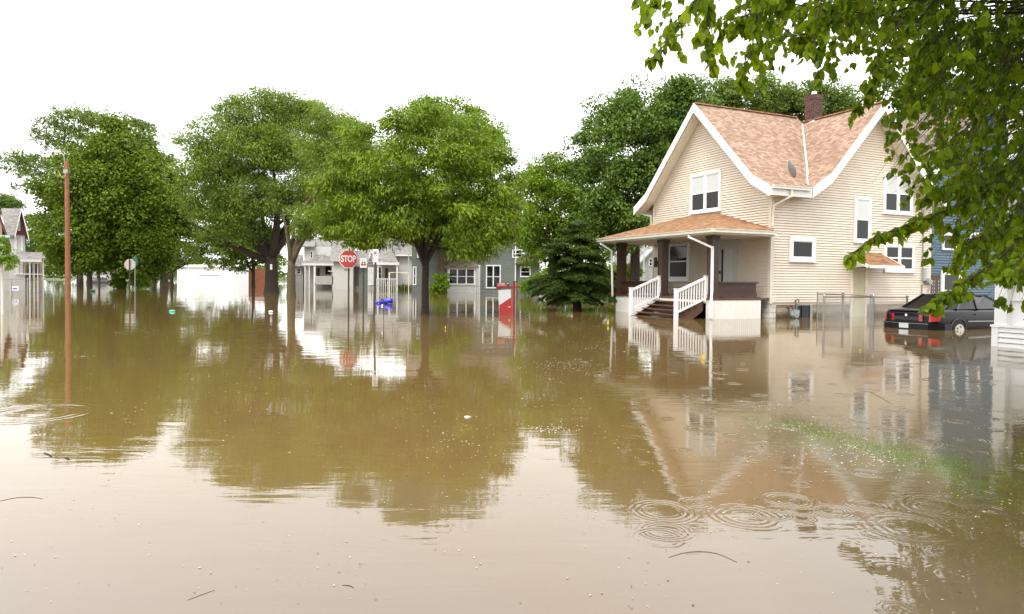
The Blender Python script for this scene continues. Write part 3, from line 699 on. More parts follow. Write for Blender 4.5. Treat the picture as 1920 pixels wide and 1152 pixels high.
def tree(name, D, basepx, tw, items, n, mat, label, trunk_top=None, bark='bark', L=.14, per=26, cr=.45, depth=.9, limbs=9, seed=1, group=None, flare=1.3, fork=None, lean=0, limb_r=.35, twigs=60, **kw):
    """basepx: (px, py) where the trunk enters the water, or px only"""
    if isinstance(basepx, tuple): base = W(basepx[0], basepx[1], D); base.z = 0
    else: base = W(basepx, 530, D); base.z = 0
    T = thing(name, base, label, 'tree', 0, group)
    mx_, my_ = sum(i[0] for i in items)/len(items), sum(i[1] for i in items)/len(items)
    rm_ = max(math.hypot(i[0]-mx_, i[1]-my_)+i[2] for i in items); f_ = max(.75, 1-.8*cr*1280/D/rm_)
    if len(items) > 11: items = [(mx_+(a-mx_)*f_, my_+(b-my_)*(f_ if b < my_ else (1+f_)/2), c*f_) for a, b, c in items]
    lobes = px_lobes(base, D, items, depth, kw.pop('sq', .85))
    cr_o, C = crown('crown', lobes, n, M[mat], T, L=L, per=per, cr=cr, seed=seed, **kw)
    r = random.Random(seed); R = tw*D/1280/2
    zt = trunk_top if trunk_top else max(2.0, min(l[2]-l[5] for l in lobes)*.9)
    mb = MB(); tp = []
    for i in range(7):
        t = i/6; tp.append(Vector((lean*t*t*zt + r.uniform(-.02,.02)*zt*.3*t, r.uniform(-.02,.02)*zt*.3*t, -.6 + (zt+.6)*t)))
    mb.tube(tp, [R*(flare if i == 0 else (1.12 if i == 1 else 1.0-.03*i)) for i in range(7)], 12)
    top = tp[-1]; big = sorted(lobes, key=lambda l: -l[3]*l[5])[:limbs*2]; r.shuffle(big)
    LP = [list(top)]
    ends = fork if fork else [(l[0], l[1], l[2]-l[5]*.2) for l in big[:limbs]]
    for e in ends:
        st_ = top - Vector((0, 0, r.uniform(.0,.18)*zt)); pts = limb_pts(st_, e, .16, r)
        rr = R*limb_r*r.uniform(1.1,1.8); mb.tube(pts, [rr*(1-.16*i) for i in range(6)], 7); LP += [list(p) for p in pts[1:]]
        for _ in range(2):
            s_ = pts[r.choice((2,3,4))]; l = r.choice(lobes); e2 = Vector(l[:3])
            if (e2-s_).length < 6.5 and (e2-s_).length > .5: p5 = limb_pts(s_, e2, .12, r, 5); mb.tube(p5, [rr*.5*(1-.19*i) for i in range(5)], 5); LP += [list(p) for p in p5[1:]]
    lc = np.array(LP)
    for q in r.sample(range(len(C)), min(twigs, len(C))):
        c = C[q]; j = int(np.argmin(((lc-c)**2).sum(1))); mb.tube(limb_pts(lc[j], c, .1, r, 4), [R*.09, R*.075, R*.05, R*.03], 4, False)
    mb.build('trunk', M[bark], T, smooth=True)
    return T
# the ash beside the signs
tree('ash_tree', 27.5, (797, 588), 15, [(700,275,58),(760,240,52),(800,228,45),(860,245,52),(925,300,52),(655,335,50),(725,340,68),(800,320,75),(870,330,65),(935,375,52),(640,415,42),(690,415,52),
     (760,410,60),(840,405,64),(910,425,52),(668,445,22),(745,450,32),(885,462,30),(955,430,36),(605,430,14),(625,445,18),(655,462,12),(965,340,28),(640,370,36),(950,476,18),(918,480,18),(645,452,18),(700,460,18),(880,478,18),(975,440,22),(965,400,28),(610,415,18)],
     86000, 'lf_ash', 'round ash tree with forked dark trunk between the parking sign and the red sign post',
     trunk_top=2.2, L=.17, cr=0.66, per=170, depth=.9, seed=3, droop=.75, limb_r=.40, Wf=.34, squash=.5, sq=.75, twigs=90, up=.7, inner=.10,
     fork=[(-1.15,.1,3.9),(-.75,.6,4.1),(-.2,-.5,4.2),(.1,.2,4.6),(.65,-.4,4.2),(1.15,.3,4.0),(.9,.9,4.2),(-.6,-.9,4.0)], zmin=None)
# wide lacy tree(s)
tree('locust_tree', 60, (509, 549), 26, [(395,285,34),(450,245,38),(515,215,36),(575,208,34),(420,330,44),(490,300,52),(560,290,54),(385,375,32),(440,400,40),(510,385,48),(575,375,44),(425,440,22),(480,450,26),
     (372,325,18),(405,250,18),(540,195,18),(470,215,18),(380,410,22),(600,200,20)],
     120000, 'lf_locust', 'broad lacy locust tree with thick dark spreading trunk, a white notice nailed on it', trunk_top=3.2, L=.22, cr=1.3, per=130, depth=.8, seed=5, limb_r=.42,
     droop=.45, Wf=.42, inner=.25, twigs=150, limbs=12, fork=[(-7.5,0,6.5),(-5,2,9),(-3,-1.5,9.5),(-1,1,11),(.5,-1,10.5),(2.2,1.5,10),(3.2,-1,8.5),(-6,-2,8)], squash=.5)
tree('locust_tree', 49, (546, 557), 17, [(640,235,30),(660,290,34),(610,300,34),(625,360,34),(600,245,28),(680,265,22),(590,420,22),(565,440,18),(640,400,24),(655,330,28),(615,215,16),(650,210,12)],
     60000, 'lf_locust', 'lacy locust tree with green mossy forked trunk, right of the thick dark trunk', trunk_top=2.6, bark='bark_l', L=.17, cr=1.05, per=130, depth=.8, seed=6, limb_r=.5,
     droop=.45, Wf=.42, inner=.3, twigs=80, limbs=6, fork=[(1.7,0,5.2),(.1,.3,5.8),(-.5,-.4,6),(2.6,.3,7.2)], squash=.5)
# big maple on the left
tree('maple_tree', 76, (232, 541), 7, [(220,248,26),(195,280,32),(245,290,36),(290,310,30),(160,320,30),(205,345,46),(270,360,46),(322,350,28),(125,365,26),(150,400,36),(220,420,50),(290,420,44),(335,390,26),(110,440,28),
     (160,465,34),(230,480,34),(300,470,34),(130,495,20),(185,500,22),(270,505,20),(335,430,24),(345,320,10),(200,222,16),(95,480,18),(235,225,14)],
     120000, 'lf_maple', 'dense dark round maple with pale slim trunk behind the octagonal sign', trunk_top=4.2, bark='bark_l', L=.30, cr=1.75, per=260, depth=.75, seed=8, Wf=.75, inner=.15, limbs=8, twigs=60, squash=.7)
tree('maple_tree', 82, (222+6, 540), 14, [(215,380,40),(260,400,44),(180,420,34),(300,400,30),(240,460,34)], 14000, 'lf_dark',
     'dark thick-trunked maple right behind the pale slim trunk', trunk_top=5, L=.28, cr=.8, per=24, depth=.6, seed=9, Wf=.75)
# sparse tree rising over it
tree('cottonwood_tree', 98, 150, 10, [(112,240,17),(140,222,18),(175,222,18),(95,262,14),(125,275,18),(150,255,16),(60,312,14),(28,302,13),(40,322,10),(15,318,9),(75,335,14),(50,355,10),(100,310,16),(270,235,13),(292,248,9),(255,228,10),(195,225,14),(90,240,9),(60,300,9)],
     15000, 'lf_far', 'open ragged tree whose bare branches reach left above the utility pole', trunk_top=9, L=.30, cr=.7, per=16, depth=.35, seed=10, Wf=.6, limbs=12, twigs=70, limb_r=.3, inner=.3, flare=1.2)
for i, (px, lob, n, D, lab, mt, tw) in enumerate([
    (55, [(92,420,20),(75,452,20),(100,478,24),(62,412,10),(60,480,20),(85,500,16),(112,400,14)], 16000, 105, 'dark tree filling the gap between the porch house and the utility pole', 'lf_dark', 8),
    (15, [(10,378,13),(28,384,9),(0,392,14),(20,400,10)], 5000, 110, 'tree top showing over the grey roof at the left edge', 'lf_far', 8),
    (322, [(350,438,24),(388,455,26),(372,478,18),(418,470,18),(340,468,18),(405,440,20),(430,490,8),(395,495,9),(330,490,14)], 17000, 108, 'yellow-green tree with curved slim trunk left of the white shed', 'lf_locust', 6),
    (308, [(300,470,22),(320,490,12),(285,480,16),(310,440,20)], 8000, 118, 'thick ridged trunk among the far maples', 'lf_dark', 15),
    (289, [(280,460,20),(270,490,14),(295,430,20)], 7000, 120, 'slim straight dark trunk left of the thick ridged one', 'lf_maple', 8),
    (475, [(450,480,20),(482,468,22),(430,497,9),(500,480,16),(465,440,22),(412,450,16),(440,455,18),(510,450,20),(455,505,6)], 16000, 88, 'small dark tree in front of the cedar fence', 'lf_maple', 7),
    (650, [(640,440,26),(670,425,28),(625,455,18),(690,450,24),(655,465,16)], 12000, 112, 'leafy tree behind the white garage roof', 'lf_maple', 8),
    (750, [(730,430,28),(765,420,30),(750,450,26),(795,440,28),(715,455,18)], 12000, 110, 'leafy tree behind the white house with the bell-cast porch', 'lf_maple', 8),
    (905, [(850,420,30),(890,400,34),(930,415,32),(960,430,28),(900,440,30),(975,455,20),(1000,470,18)], 14000, 98, 'leafy tree behind the grey-blue house', 'lf_maple', 8),
    (168, [(150,490,16),(175,480,16),(190,495,12),(130,500,14),(160,465,16)], 7000, 92, 'stout dark trunk right of the utility pole', 'lf_maple', 10),
    (186, [(180,488,11),(196,492,10),(186,478,12)], 3500, 118, 'small forked tree before a pale wall, right of the stout trunk', 'lf_maple', 4)]):
    tree('shade_tree', D, px, tw, lob, n, mt, lab, L=.30, cr=.7, per=20, depth=.6, seed=20+i, Wf=.6, limbs=4, twigs=14, group='trees along the far street', limb_r=.4)
# trees right of the ash
tree('maple_tree', 68, (828, 549), 18, [(790,205,16),(820,200,16),(860,210,18),(900,225,20),(930,250,22),(945,280,18),(880,240,26),(840,240,26),(800,240,24),(915,300,26),(830,440,30),(860,460,24),(800,460,20)], 26000, 'lf_bright',
     'tall tree topping the ash, thick mossy trunk wrapped in vines', trunk_top=4.5, bark='bark_l', L=.22, cr=1.2, per=160, depth=.6, seed=31, Wf=.7, limbs=6, twigs=20)
tree('maple_tree', 52, 1035, 18, [(1000,318,22),(1040,303,20),(1075,318,22),(1010,350,30),(1060,355,32),(980,345,20),(1100,365,26),(1000,400,34),(1055,410,38),(1105,410,30),(985,440,26),(1030,460,34),(1090,460,34),(1130,440,26),(1125,480,24),(1000,485,20)],
     40000, 'lf_bright', 'bright green maple between the ash and the tall dark trees', trunk_top=4, L=.18, cr=1.0, per=160, depth=.7, seed=32, Wf=.7, inner=.15, limbs=8, twigs=40)
tree('hackberry_tree', 46, 1190, 20, [(1178,182,22),(1138,214,22),(1195,226,27),(1108,206,13),(1098,262,20),(1150,268,30),(1228,205,18),(1262,180,22),(1300,178,22),(1332,195,18),(1240,258,32),(1290,232,30),(1095,300,20),(1120,325,32),(1175,335,36),(1225,320,36),(1270,290,34),
     (1130,390,36),(1185,405,38),(1230,390,32),(1105,440,24),(1160,450,30),(1082,250,12)],
     86000, 'lf_dark', 'tallest dark tree with rounded clumps rising behind the porch gable', trunk_top=5, L=.215, cr=1.0, per=210, depth=.7, seed=33, Wf=.6, inner=.16, limbs=12, twigs=80)
tree('hackberry_tree', 58, 1480, 20, [(1350,180,22),(1385,165,18),(1420,178,24),(1370,195,22),(1455,182,22),(1490,185,22),(1435,205,26),(1530,180,22),(1560,172,16),(1580,200,24),(1555,205,26),(1500,210,26),(1610,225,24),(1330,200,24),(1400,150,12),(1545,158,10),(1600,240,26)],
     36000, 'lf_far', 'lighter tree crowns spread behind the brick chimney', trunk_top=7, L=.22, cr=1.05, per=150, depth=.4, seed=34, Wf=.6, limbs=8, twigs=40, inner=.25)
tree('hackberry_tree', 50, 1730, 20, [(1680,160,26),(1715,180,30),(1690,215,26),(1730,235,34),(1770,200,34),(1755,280,34),(1800,260,36),(1840,220,36),(1700,250,22),(1860,300,36),(1820,330,34),(1900,260,40),(1790,150,30),(1930,340,40)],
     34000, 'lf_dark', 'tree behind the right gable, mostly hidden by hanging leaves', trunk_top=6, L=.22, cr=1.0, per=150, depth=.5, seed=35, Wf=.6, limbs=8, twigs=20)
tree('shade_tree', 80, 1215, 8, [(1180,455,14),(1215,450,16),(1195,470,10),(1150,470,18),(1240,455,12)], 7000, 'lf_bright', 'sunny tree seen through the porch above the grey roof', L=.22, cr=.5, per=20, depth=.6, seed=36, Wf=.6, limbs=3, twigs=8)
# layered dark conifer by the porch
def conifer():
    base = W(1082, 585, 31.6); base.z = 0
    T = thing('conifer_tree', base, 'dark layered conifer with drooping fans beside the porch', 'tree')
    r = random.Random(4); rr = np.random.default_rng(4)
    mb = MB(); mb.tube([(0,0,-.6), (0,0,.4), (.03,0,1.6), (0,.03,2.8), (-.02,0,3.8)], [.26, .19, .15, .09, .03], 10)
    Ps, As = [], []
    prof = [(.8,1.75),(1.1,2.2),(1.45,2.3),(1.85,2.1),(2.25,1.95),(2.6,1.8),(2.95,1.6),(3.3,1.25),(3.6,.85),(3.85,.5)]
    for z0, R in prof:
        nb = 11
        for k in range(nb):
            a = 2*math.pi*(k+r.random()*.8)/nb; Rk = R*r.choice((.6,.8,.95,1.0,1.12)); z = z0+r.uniform(-.22,.22)
            Rk *= (.66 if (z0 > 1.9 and math.cos(a) > .25) else 1.0)
            pts = []
            for i in range(7):
                t = i/6; sag = .12*t - .42*t*t*(1.0 if z0 < 2 else .55)
                pts.append(Vector((math.cos(a)*Rk*t, math.sin(a)*Rk*t, z + Rk*sag*.7)))
            mb.tube(pts, [.03*(1-.13*i) for i in range(7)], 4, False)
            side = Vector((-math.sin(a), math.cos(a), 0)); out = Vector((math.cos(a), math.sin(a), 0))
            n = int(400*Rk)
            t = rr.random(n)**.6; s = (rr.random(n)-.5)*2*(.10+.38*np.sin(np.pi*np.clip(t*1.02,0,1))*min(1,Rk/1.3))
            sag = .12*t - .42*t*t*(1.0 if z0 < 2 else .55)
            P = np.stack([math.cos(a)*Rk*t + side.x*s, math.sin(a)*Rk*t + side.y*s, z + Rk*sag*.7 - np.abs(s)*.35 + rr.normal(size=n)*.035], 1)
            A = np.array(out)[None]*.7 + np.array(side)[None]*np.sign(s)[:,None]*.75 + rr.normal(size=(n,3))*.25; A[:,2] -= .3
            Ps.append(P); As.append(A)
    P = np.concatenate(Ps); A = np.concatenate(As); n = len(P)
    Nn = rr.normal(size=(n,3))*.4; Nn[:,2] += 1; L = .16*rr.uniform(.6,1.3,n)
    big_mesh('crown', leaf_quads(P, A, Nn, L, L*.28), 4, M['lf_conifer'], T)
    mb.build('trunk', M['bark'], T, smooth=True)
conifer()
# shrubs, vine, hedge
def shrub(name, D, items, n, mat, label, cat, L=.1, **kw):
    cx = sum(i[0] for i in items)/len(items); base = W(cx, 530, D); base.z = 0
    T = thing(name, base, label, cat)
    crown('foliage', px_lobes(base, D, items, .7, .9), n, M[mat], T, L=L, cr=kw.get('cr', .25), per=14, seed=len(label), up=.6, Wf=.6)
    mb = MB(); r = random.Random(n)
    for _ in range(7):
        mb.tube(limb_pts((r.uniform(-.2,.2), r.uniform(-.2,.2), -.5), (r.uniform(-.8,.8)*kw.get('sp', 1), r.uniform(-.3,.3), r.uniform(.7,1.3)*kw.get('h', 1)), .1, r, 4), .015, 5, False)
    mb.build('stem', M['bark'], T); return T
shrub('vine', 66, [(818,540,8),(832,535,9),(822,520,6),(836,520,5),(828,547,8),(815,548,6)], 2200, 'lf_bright', 'leafy vine climbing the thick trunk behind the ash', 'vine', L=.22, cr=.35)
shrub('hedge', 112, [(553,522,6),(560,521,6),(567,522,6),(563,526,6),(555,527,6)], 3500, 'lf_bright', 'clipped bright green hedge right of the hydrant', 'hedge', L=.22, cr=.3)
shrub('shrub', 74, [(222,520,8),(218,530,7),(228,532,6)], 1800, 'lf_bright', 'light green bush left of the maple trunk', 'shrub', L=.22, cr=.4)
shrub('shrub', 74, [(256,520,9),(266,525,8),(260,532,9),(272,532,6),(250,510,6)], 2600, 'lf_bright', 'light green bush right of the octagonal sign', 'shrub', L=.22, cr=.4)
shrub('shrub', 60, [(12,520,8),(24,518,8),(36,522,7),(48,524,5),(30,526,8)], 3000, 'lf_far', 'low shrubs in front of the white porch at the left', 'shrub', L=.16, cr=.3)
shrub('shrub', 52, [(1180,505,10),(1194,512,9),(1178,520,8),(1190,500,6)], 2200, 'lf_bright', 'sunlit bush seen through the porch', 'shrub', L=.14, cr=.3)
shrub('shrub', 58, [(985,540,12),(1010,532,16),(1035,540,14),(1060,530,18),(1090,535,18),(1120,530,18),(1145,535,16),(1170,525,16),(1030,520,16),(1100,515,18),(1150,510,14)], 12000, 'lf_bright', 'garden bushes behind the conifer', 'shrub', L=.2, cr=.5)
shrub('shrub', 70, [(847,541,5),(852,544,4)], 400, 'lf_bright', 'small green plant below the bay window', 'shrub', L=.14, cr=.2)
# grass tuft before the white house
def blades(n, f, h, wd, name, label, parent=None):
    r = np.random.default_rng(n); P = f(r, n); A = r.normal(size=(n,3))*.35; A[:,2] += 1; A = unit(A)
    S = unit(np.cross(A, r.normal(size=(n,3)))); L = (h*r.uniform(.5,1.3,n))[:,None]
    V = np.stack([P-S*wd, P+S*wd, P+A*L], 1); o = big_mesh(name, V, 3, M['grass'], parent); return tag(o, label, 'grass', kind='stuff')
def f1(r, n):
    o = W(752, 546, 86); X = r.uniform(-2.6, 2.6, n); return np.stack([o.x+X, np.full(n, 84.)+r.uniform(-.8,.8,n), np.full(n, -.15)], 1)
blades(1500, f1, .9, .05, 'grass', 'tall grass on the verge before the white house')
def f2(r, n):
    t = r.random(n); px = 1465 + t*350 + r.normal(size=n)*14; py = 788 + t*95 + r.normal(size=n)*(6+9*t)
    q = np.array([list(G(a, b)) for a, b in zip(px, py)]); q[:,2] = -.03; return q
blades(11000, f2, .046, .0022, 'lawn_edge', 'green lawn blades just breaking the water surface')
# far belt
def belt():
    r = np.random.default_rng(77); lobes = []
    for i in range(170):
        x = -420 + i*5.2; lobes.append((x+r.uniform(-2,2), 232+r.uniform(-8,8), r.uniform(1.5,3.5), 5, 4, r.uniform(3,4.5)))
    o, _ = crown('far_trees', lobes, 90000, M['lf_dark'], None, L=1.0, cr=1.6, per=20, seed=5, Wf=.7)
    tag(o, 'distant tree belt beyond the flooded street', 'trees', kind='stuff')
belt()

# ---- the tree that hangs into the picture from the right
def near_tree():
    base = Vector((9.9, 10.3, 0)); T = thing('linden_tree', base, 'overhanging tree whose leafy sprays hang into the top right of the view', 'tree')
    r = random.Random(21); rr = np.random.default_rng(21)
    br = MB(); KD = 1.6; KN = 1.45; loc = lambda px, py, D: W(px, py, D*KD) - base
    br.tube([(0,0,-.6), (0,0,.6), (-.1,0,2), (-.2,.05,3.4), (-.25,0,4.6), (-.2,0,6.5)], [.34, .27, .24, .21, .16, .08], 12)
    fork = Vector((-.2, 0, 3.0)); fork2 = Vector((-.25, 0, 4.4)); fork3 = Vector((-.2, 0, 5.6))
    P, A = [], []
    def spray(pts, n, rad0, rad1, tw=.006, main=True):
        """leaves hang from side twigs along a polyline of local points"""
        pts = [Vector(p) for p in pts]; seg = [(b-a).length for a, b in zip(pts[:-1], pts[1:])]; tot = sum(seg)
        if main: br.tube(pts, [tw*1.3*(1-.75*i/(len(pts)-1)) for i in range(len(pts))], 5, False)
        nt = max(2, int(n/5))
        for k in range(nt):
            s = (k+r.random())/nt*tot
            i = 0
            while i < len(seg)-1 and s > seg[i]: s -= seg[i]; i += 1
            p = pts[i].lerp(pts[i+1], min(1, s/seg[i])); f = (k+.5)/nt; rad = (rad0+(rad1-rad0)*f)*1.22
            d = (pts[i+1]-pts[i]).normalized()
            e = p + Vector((max(-1.3,min(1.3,r.gauss(0,1))), max(-1.3,min(1.3,r.gauss(0,1))), max(-1.7,min(.5,r.gauss(-.6,.7)))))*rad*.62 + d*rad*.5
            br.tube([p, (p+e)/2+Vector((0,0,rad*.12)), e], [.004, .003, .0018], 3, False)
            for j in range(5):
                q = p.lerp(e, .15+.85*(j+r.random())/5); P.append(q + Vector((r.gauss(0,.012), r.gauss(0,.012), r.gauss(0,.012))))
                o = Vector((r.gauss(0,.6), r.gauss(0,.6), -1.0 + r.gauss(0,.35))) + (e-p).normalized()*.5
                A.append(o.normalized())
    arms = [
        ([(1960,250,5.6),(1880,345,5.3),(1800,385,5.1),(1720,415,5.0),(1640,445,4.9),(1583,488,4.8)], 290, .20, .05, fork2, .016),
        ([(1960,300,6.0),(1880,325,5.6),(1815,338,5.4),(1770,350,5.2),(1735,368,5.1)], 230, .24, .13, fork2, .012),
        ([(1980,380,4.9),(1920,440,4.7),(1870,490,4.6),(1800,535,4.5),(1745,578,4.4)], 250, .24, .05, fork, .014),
        ([(1960,420,5.6),(1880,440,5.3),(1810,450,5.1),(1790,500,5.0)], 150, .20, .08, fork, .012),
        ([(1990,450,4.2),(1930,470,4.1),(1900,500,4.0),(1885,520,4.0)], 60, .15, .05, fork, .01),
        ([(1900,-160,5.2),(1800,-60,5.0),(1720,40,4.9),(1660,130,4.8),(1615,190,4.7),(1600,210,4.7)], 260, .26, .06, fork3, .016),
        ([(1700,-140,4.4),(1600,-80,4.3),(1540,0,4.2),(1528,80,4.1),(1536,150,4.1)], 100, .22, .03, fork3, .012),
        ([(1560,-150,4.2),(1470,-80,4.1),(1425,0,4.0),(1410,90,4.0),(1388,160,3.9)], 150, .20, .05, fork3, .012),
        ([(1460,-150,4.0),(1380,-80,3.9),(1330,-20,3.8),(1325,60,3.8),(1322,120,3.8)], 120, .16, .07, fork3, .012),
        ([(1420,-120,3.8),(1340,-50,3.7),(1290,20,3.7),(1250,80,3.6),(1210,122,3.6)], 110, .12, .04, fork3, .01),
        ([(1340,-120,3.7),(1270,-50,3.6),(1220,10,3.6),(1204,38,3.5)], 36, .10, .03, fork3, .008),
        ([(1640,-60,4.6),(1570,0,4.5),(1545,60,4.5),(1470,70,4.5)], 130, .24, .16, fork3, .012),
        ([(1540,-60,4.4),(1460,-10,4.3),(1400,30,4.2),(1360,40,4.2)], 150, .22, .14, fork3, .012),
        ([(1820,-60,5.6),(1740,0,5.5),(1660,30,5.4),(1580,20,5.3),(1500,20,5.2)], 300, .32, .20, fork3, .014),
        ([(1720,120,5.8),(1690,200,5.7),(1660,260,5.6)], 60, .22, .10, None, .008),
        ([(1690,40,4.4),(1650,110,4.4),(1625,150,4.4)], 60, .16, .08, None, .008),
    ]
    for pts, n, a, b, fk, tw in arms:
        q = [loc(*p) for p in pts]
        if fk is not None: br.tube(limb_pts(fk, q[0], .08, r, 5), [.05, .042, .034, .026, tw*1.1], 7, False)
        spray(q, int(n*KN), a, b, tw)
    # thick curtain on the right and the crown above the frame (seen in the water)
    zones = [((1740,1960),(0,130),(5.0,8.5),2400), ((1735,1980),(60,300),(4.8,8.5),3000), ((1800,1980),(280,410),(4.8,7.8),1500), ((1850,1990),(420,490),(5.5,7.2),520),
             ((1560,1980),(-180,0),(4.5,8.5),1500), ((1640,2100),(-620,-180),(4.5,8),2200), ((1430,1800),(-20,50),(4.6,7),900), ((1980,2400),(-200,500),(5,8),500), ((1250,1560),(-90,0),(4,5.2),260)]
    for (x0,x1),(y0,y1),(d0,d1),n in zones:
        for _ in range(int(n*1.35)//14):
            D = r.uniform(d0,d1); px = r.uniform(x0,x1); py = r.uniform(y0,y1); a = loc(px, py, D)
            b = a + Vector((r.gauss(-.32,.25), r.gauss(0,.3), r.gauss(-.55,.18)))
            fk = fork3 if a.z > 3.4 else (fork2 if a.z > 2.2 else fork)
            if r.random() < .10: br.tube(limb_pts(fk, a, .16, r, 6), [.035, .028, .02, .014, .009, .005], 5, False)
            spray([a, (a+b)/2+Vector((0,0,.05)), b], 14, .17, .09, .004)
    P = np.array([list(p) for p in P]); A = unit(np.array([list(a) for a in A])); n = len(P)
    # a pointed heart-shaped leaf, folded along the midrib
    tpl = np.array([(0,0),(.20,.30),(.47,.42),(.72,.34),(.97,.14),(1.14,0),(.97,-.14),(.72,-.34),(.47,-.42),(.20,-.30)][:10], float)
    tpl = np.array([(0,.0),(-.07,.24),(.14,.43),(.38,.45),(.52,.39),(.66,.32),(.86,.15),(1.1,0),(.86,-.15),(.66,-.32),(.52,-.39),(.38,-.45),(.14,-.43),(-.07,-.24)])
    Nn = rr.normal(size=(n,3)); Nn[:,1] -= .5; S = unit(np.cross(A, Nn)); U = unit(np.cross(S, A))
    L = (.088*rr.uniform(.55,1.35,n))[:,None,None]; fold = rr.uniform(.1,.45,n)[:,None,None]; curl = rr.uniform(-.15,.35,n)[:,None,None]
    x = tpl[:,0][None,:,None]; y = tpl[:,1][None,:,None]
    V = P[:,None,:] + L*(x*A[:,None,:] + y*S[:,None,:]*.95 + (np.abs(y)*fold - curl*x*x*.6)*U[:,None,:])
    # split into two halves along the midrib so the fold is real
    k = len(tpl); half1 = V[:, :8]; half2 = np.concatenate([V[:, 7:], V[:, :1]], 1)
    allv = np.concatenate([V.reshape(-1,3)]); me = bpy.data.meshes.new('crown')
    nv = n*k; me.vertices.add(nv); me.vertices.foreach_set('co', V.reshape(-1).astype(np.float32))
    i1 = np.arange(8); i2 = np.array([7,8,9,10,11,12,13,0])
    base_i = (np.arange(n)*k)[:,None]; li = np.concatenate([base_i+i1, base_i+i2], 1).reshape(-1).astype(np.int32)
    me.loops.add(len(li)); me.loops.foreach_set('vertex_index', li)
    me.polygons.add(2*n); me.polygons.foreach_set('loop_start', np.arange(0, 16*n, 8, dtype=np.int32)); me.polygons.foreach_set('loop_total', np.full(2*n, 8, dtype=np.int32))
    me.update(calc_edges=True); me.materials.append(M['lf_near'])
    o = bpy.data.objects.new('crown', me); link(o, T)
    up = [(5,6,5.9,1.5),(6.5,7,6.4,1.6),(8,8,7.0,1.9),(9,10,8.0,2),(7,5,6.1,1.8),(10,7,7.2,2),(5.5,8.6,7.6,1.5),(8,11.5,9.0,1.8),(4.3,4.8,5.2,1.1),(6,3.2,5.2,1.6),(8.6,4,5.8,2),(3.4,6.6,6.3,1.0)]
    crown('upper_crown', [(a-base.x, b-base.y, c, d, d, d*.75) for a, b, c, d in up], 26000, M['lf_near'], T, L=.16, cr=.55, per=60, seed=44, Wf=.8, inner=.4)
    for a, b, c, d in up: br.tube(limb_pts(fork3, (a-base.x, b-base.y, c), .1, r, 6), [.06,.05,.04,.03,.02,.01], 6, False)
    br.build('trunk', M['bark'], T, smooth=True)
near_tree()

# ================================================================ buildings behind
def onplane(px, py, O, rot):
    ux = Vector((math.cos(rot), math.sin(rot), 0)); n = Vector((-math.sin(rot), math.cos(rot), 0))
    d = Vector(ray(px, py)); c = Vector((0, 0, CAMH)); t = (Vector(O)-c).dot(n)/d.dot(n); p = c + d*t
    return (p-Vector(O)).dot(ux), p.z
class BH:
    """a house standing square to the view at distance D, measured in photograph pixels"""
    def __init__(s, name, D, px, label, cat='house', rot=0):
        s.D = D; b = W(px, 530, D); b.z = 0; s.b = b; s.rot = R_(rot); s.T = thing(name, b, label, cat, s.rot)
    def _o(s, d): return s.b + Vector((-math.sin(s.rot), math.cos(s.rot), 0))*d
    def X(s, px, d=0): return onplane(px, 520, s._o(d), s.rot)[0]
    def Z(s, px, py, d=0): return onplane(px, py, s._o(d), s.rot)[1]
    def box(s, mb, x0, x1, y0, y1, d0, d1):
        z1 = s.Z((x0+x1)/2, y0, d0); z0 = -.6 if y1 is None else s.Z((x0+x1)/2, y1, d0)
        mb.box(s.X(x0, d0), s.X(x1, d0), d0, d1, z0, z1); return mb
    def part(s, name, mat, x0, x1, y0, y1, d0, d1, parent=None):
        return s.box(MB(), x0, x1, y0, y1, d0, d1).build(name, M[mat], parent or s.T)
    def slope(s, mb, x0, x1, ye, yr, de, dr, xr0=None, xr1=None, th=.12):
        """roof plane: eave (x0..x1, ye) at depth de up to ridge (xr0..xr1, yr) at depth dr"""
        xr0 = x0 if xr0 is None else xr0; xr1 = x1 if xr1 is None else xr1
        a = [Vector((s.X(x0,de), de, s.Z(x0,ye,de))), Vector((s.X(x1,de), de, s.Z(x1,ye,de))), Vector((s.X(xr1,dr), dr, s.Z(xr1,yr,dr))), Vector((s.X(xr0,dr), dr, s.Z(xr0,yr,dr)))]
        mb.extrude(a, (0, 0, -th)); return mb
    def gable(s, mb, x0, x1, ye, xa, ya, d0, d1):
        z = s.Z((x0+x1)/2, ye, d0); mb.extrude([(s.X(x0,d0), d0, z), (s.X(x1,d0), d0, z), (s.X(xa,d0), d0, s.Z(xa,ya,d0))], (0, d1-d0, 0)); return mb
    def win(s, x0, x1, y0, y1, d, frame='trim', glass='glass', cas=.12, mid=True, nsash=1):
        X0, X1, Z0, Z1 = s.X(x0,d), s.X(x1,d), s.Z(x0,y1,d), s.Z(x0,y0,d)
        m = MB(); m.box(X0, X1, d-.07, d, Z1-cas, Z1); m.box(X0, X1, d-.09, d, Z0, Z0+cas); m.box(X0, X0+cas, d-.065, d, Z0+cas, Z1-cas); m.box(X1-cas, X1, d-.065, d, Z0+cas, Z1-cas)
        for i in range(1, nsash):
            c = X0+(X1-X0)*i/nsash; m.box(c-cas/2, c+cas/2, d-.06, d, Z0+cas, Z1-cas)
        if mid: zc = (Z0+Z1)/2; m.box(X0+cas, X1-cas, d-.055, d, zc-.03, zc+.03)
        w_ = m.build('window', M[frame], s.T)
        MB().box(X0+cas, X1-cas, d-.03, d, Z0+cas, Z1-cas).build('pane', M[glass], w_); return w_
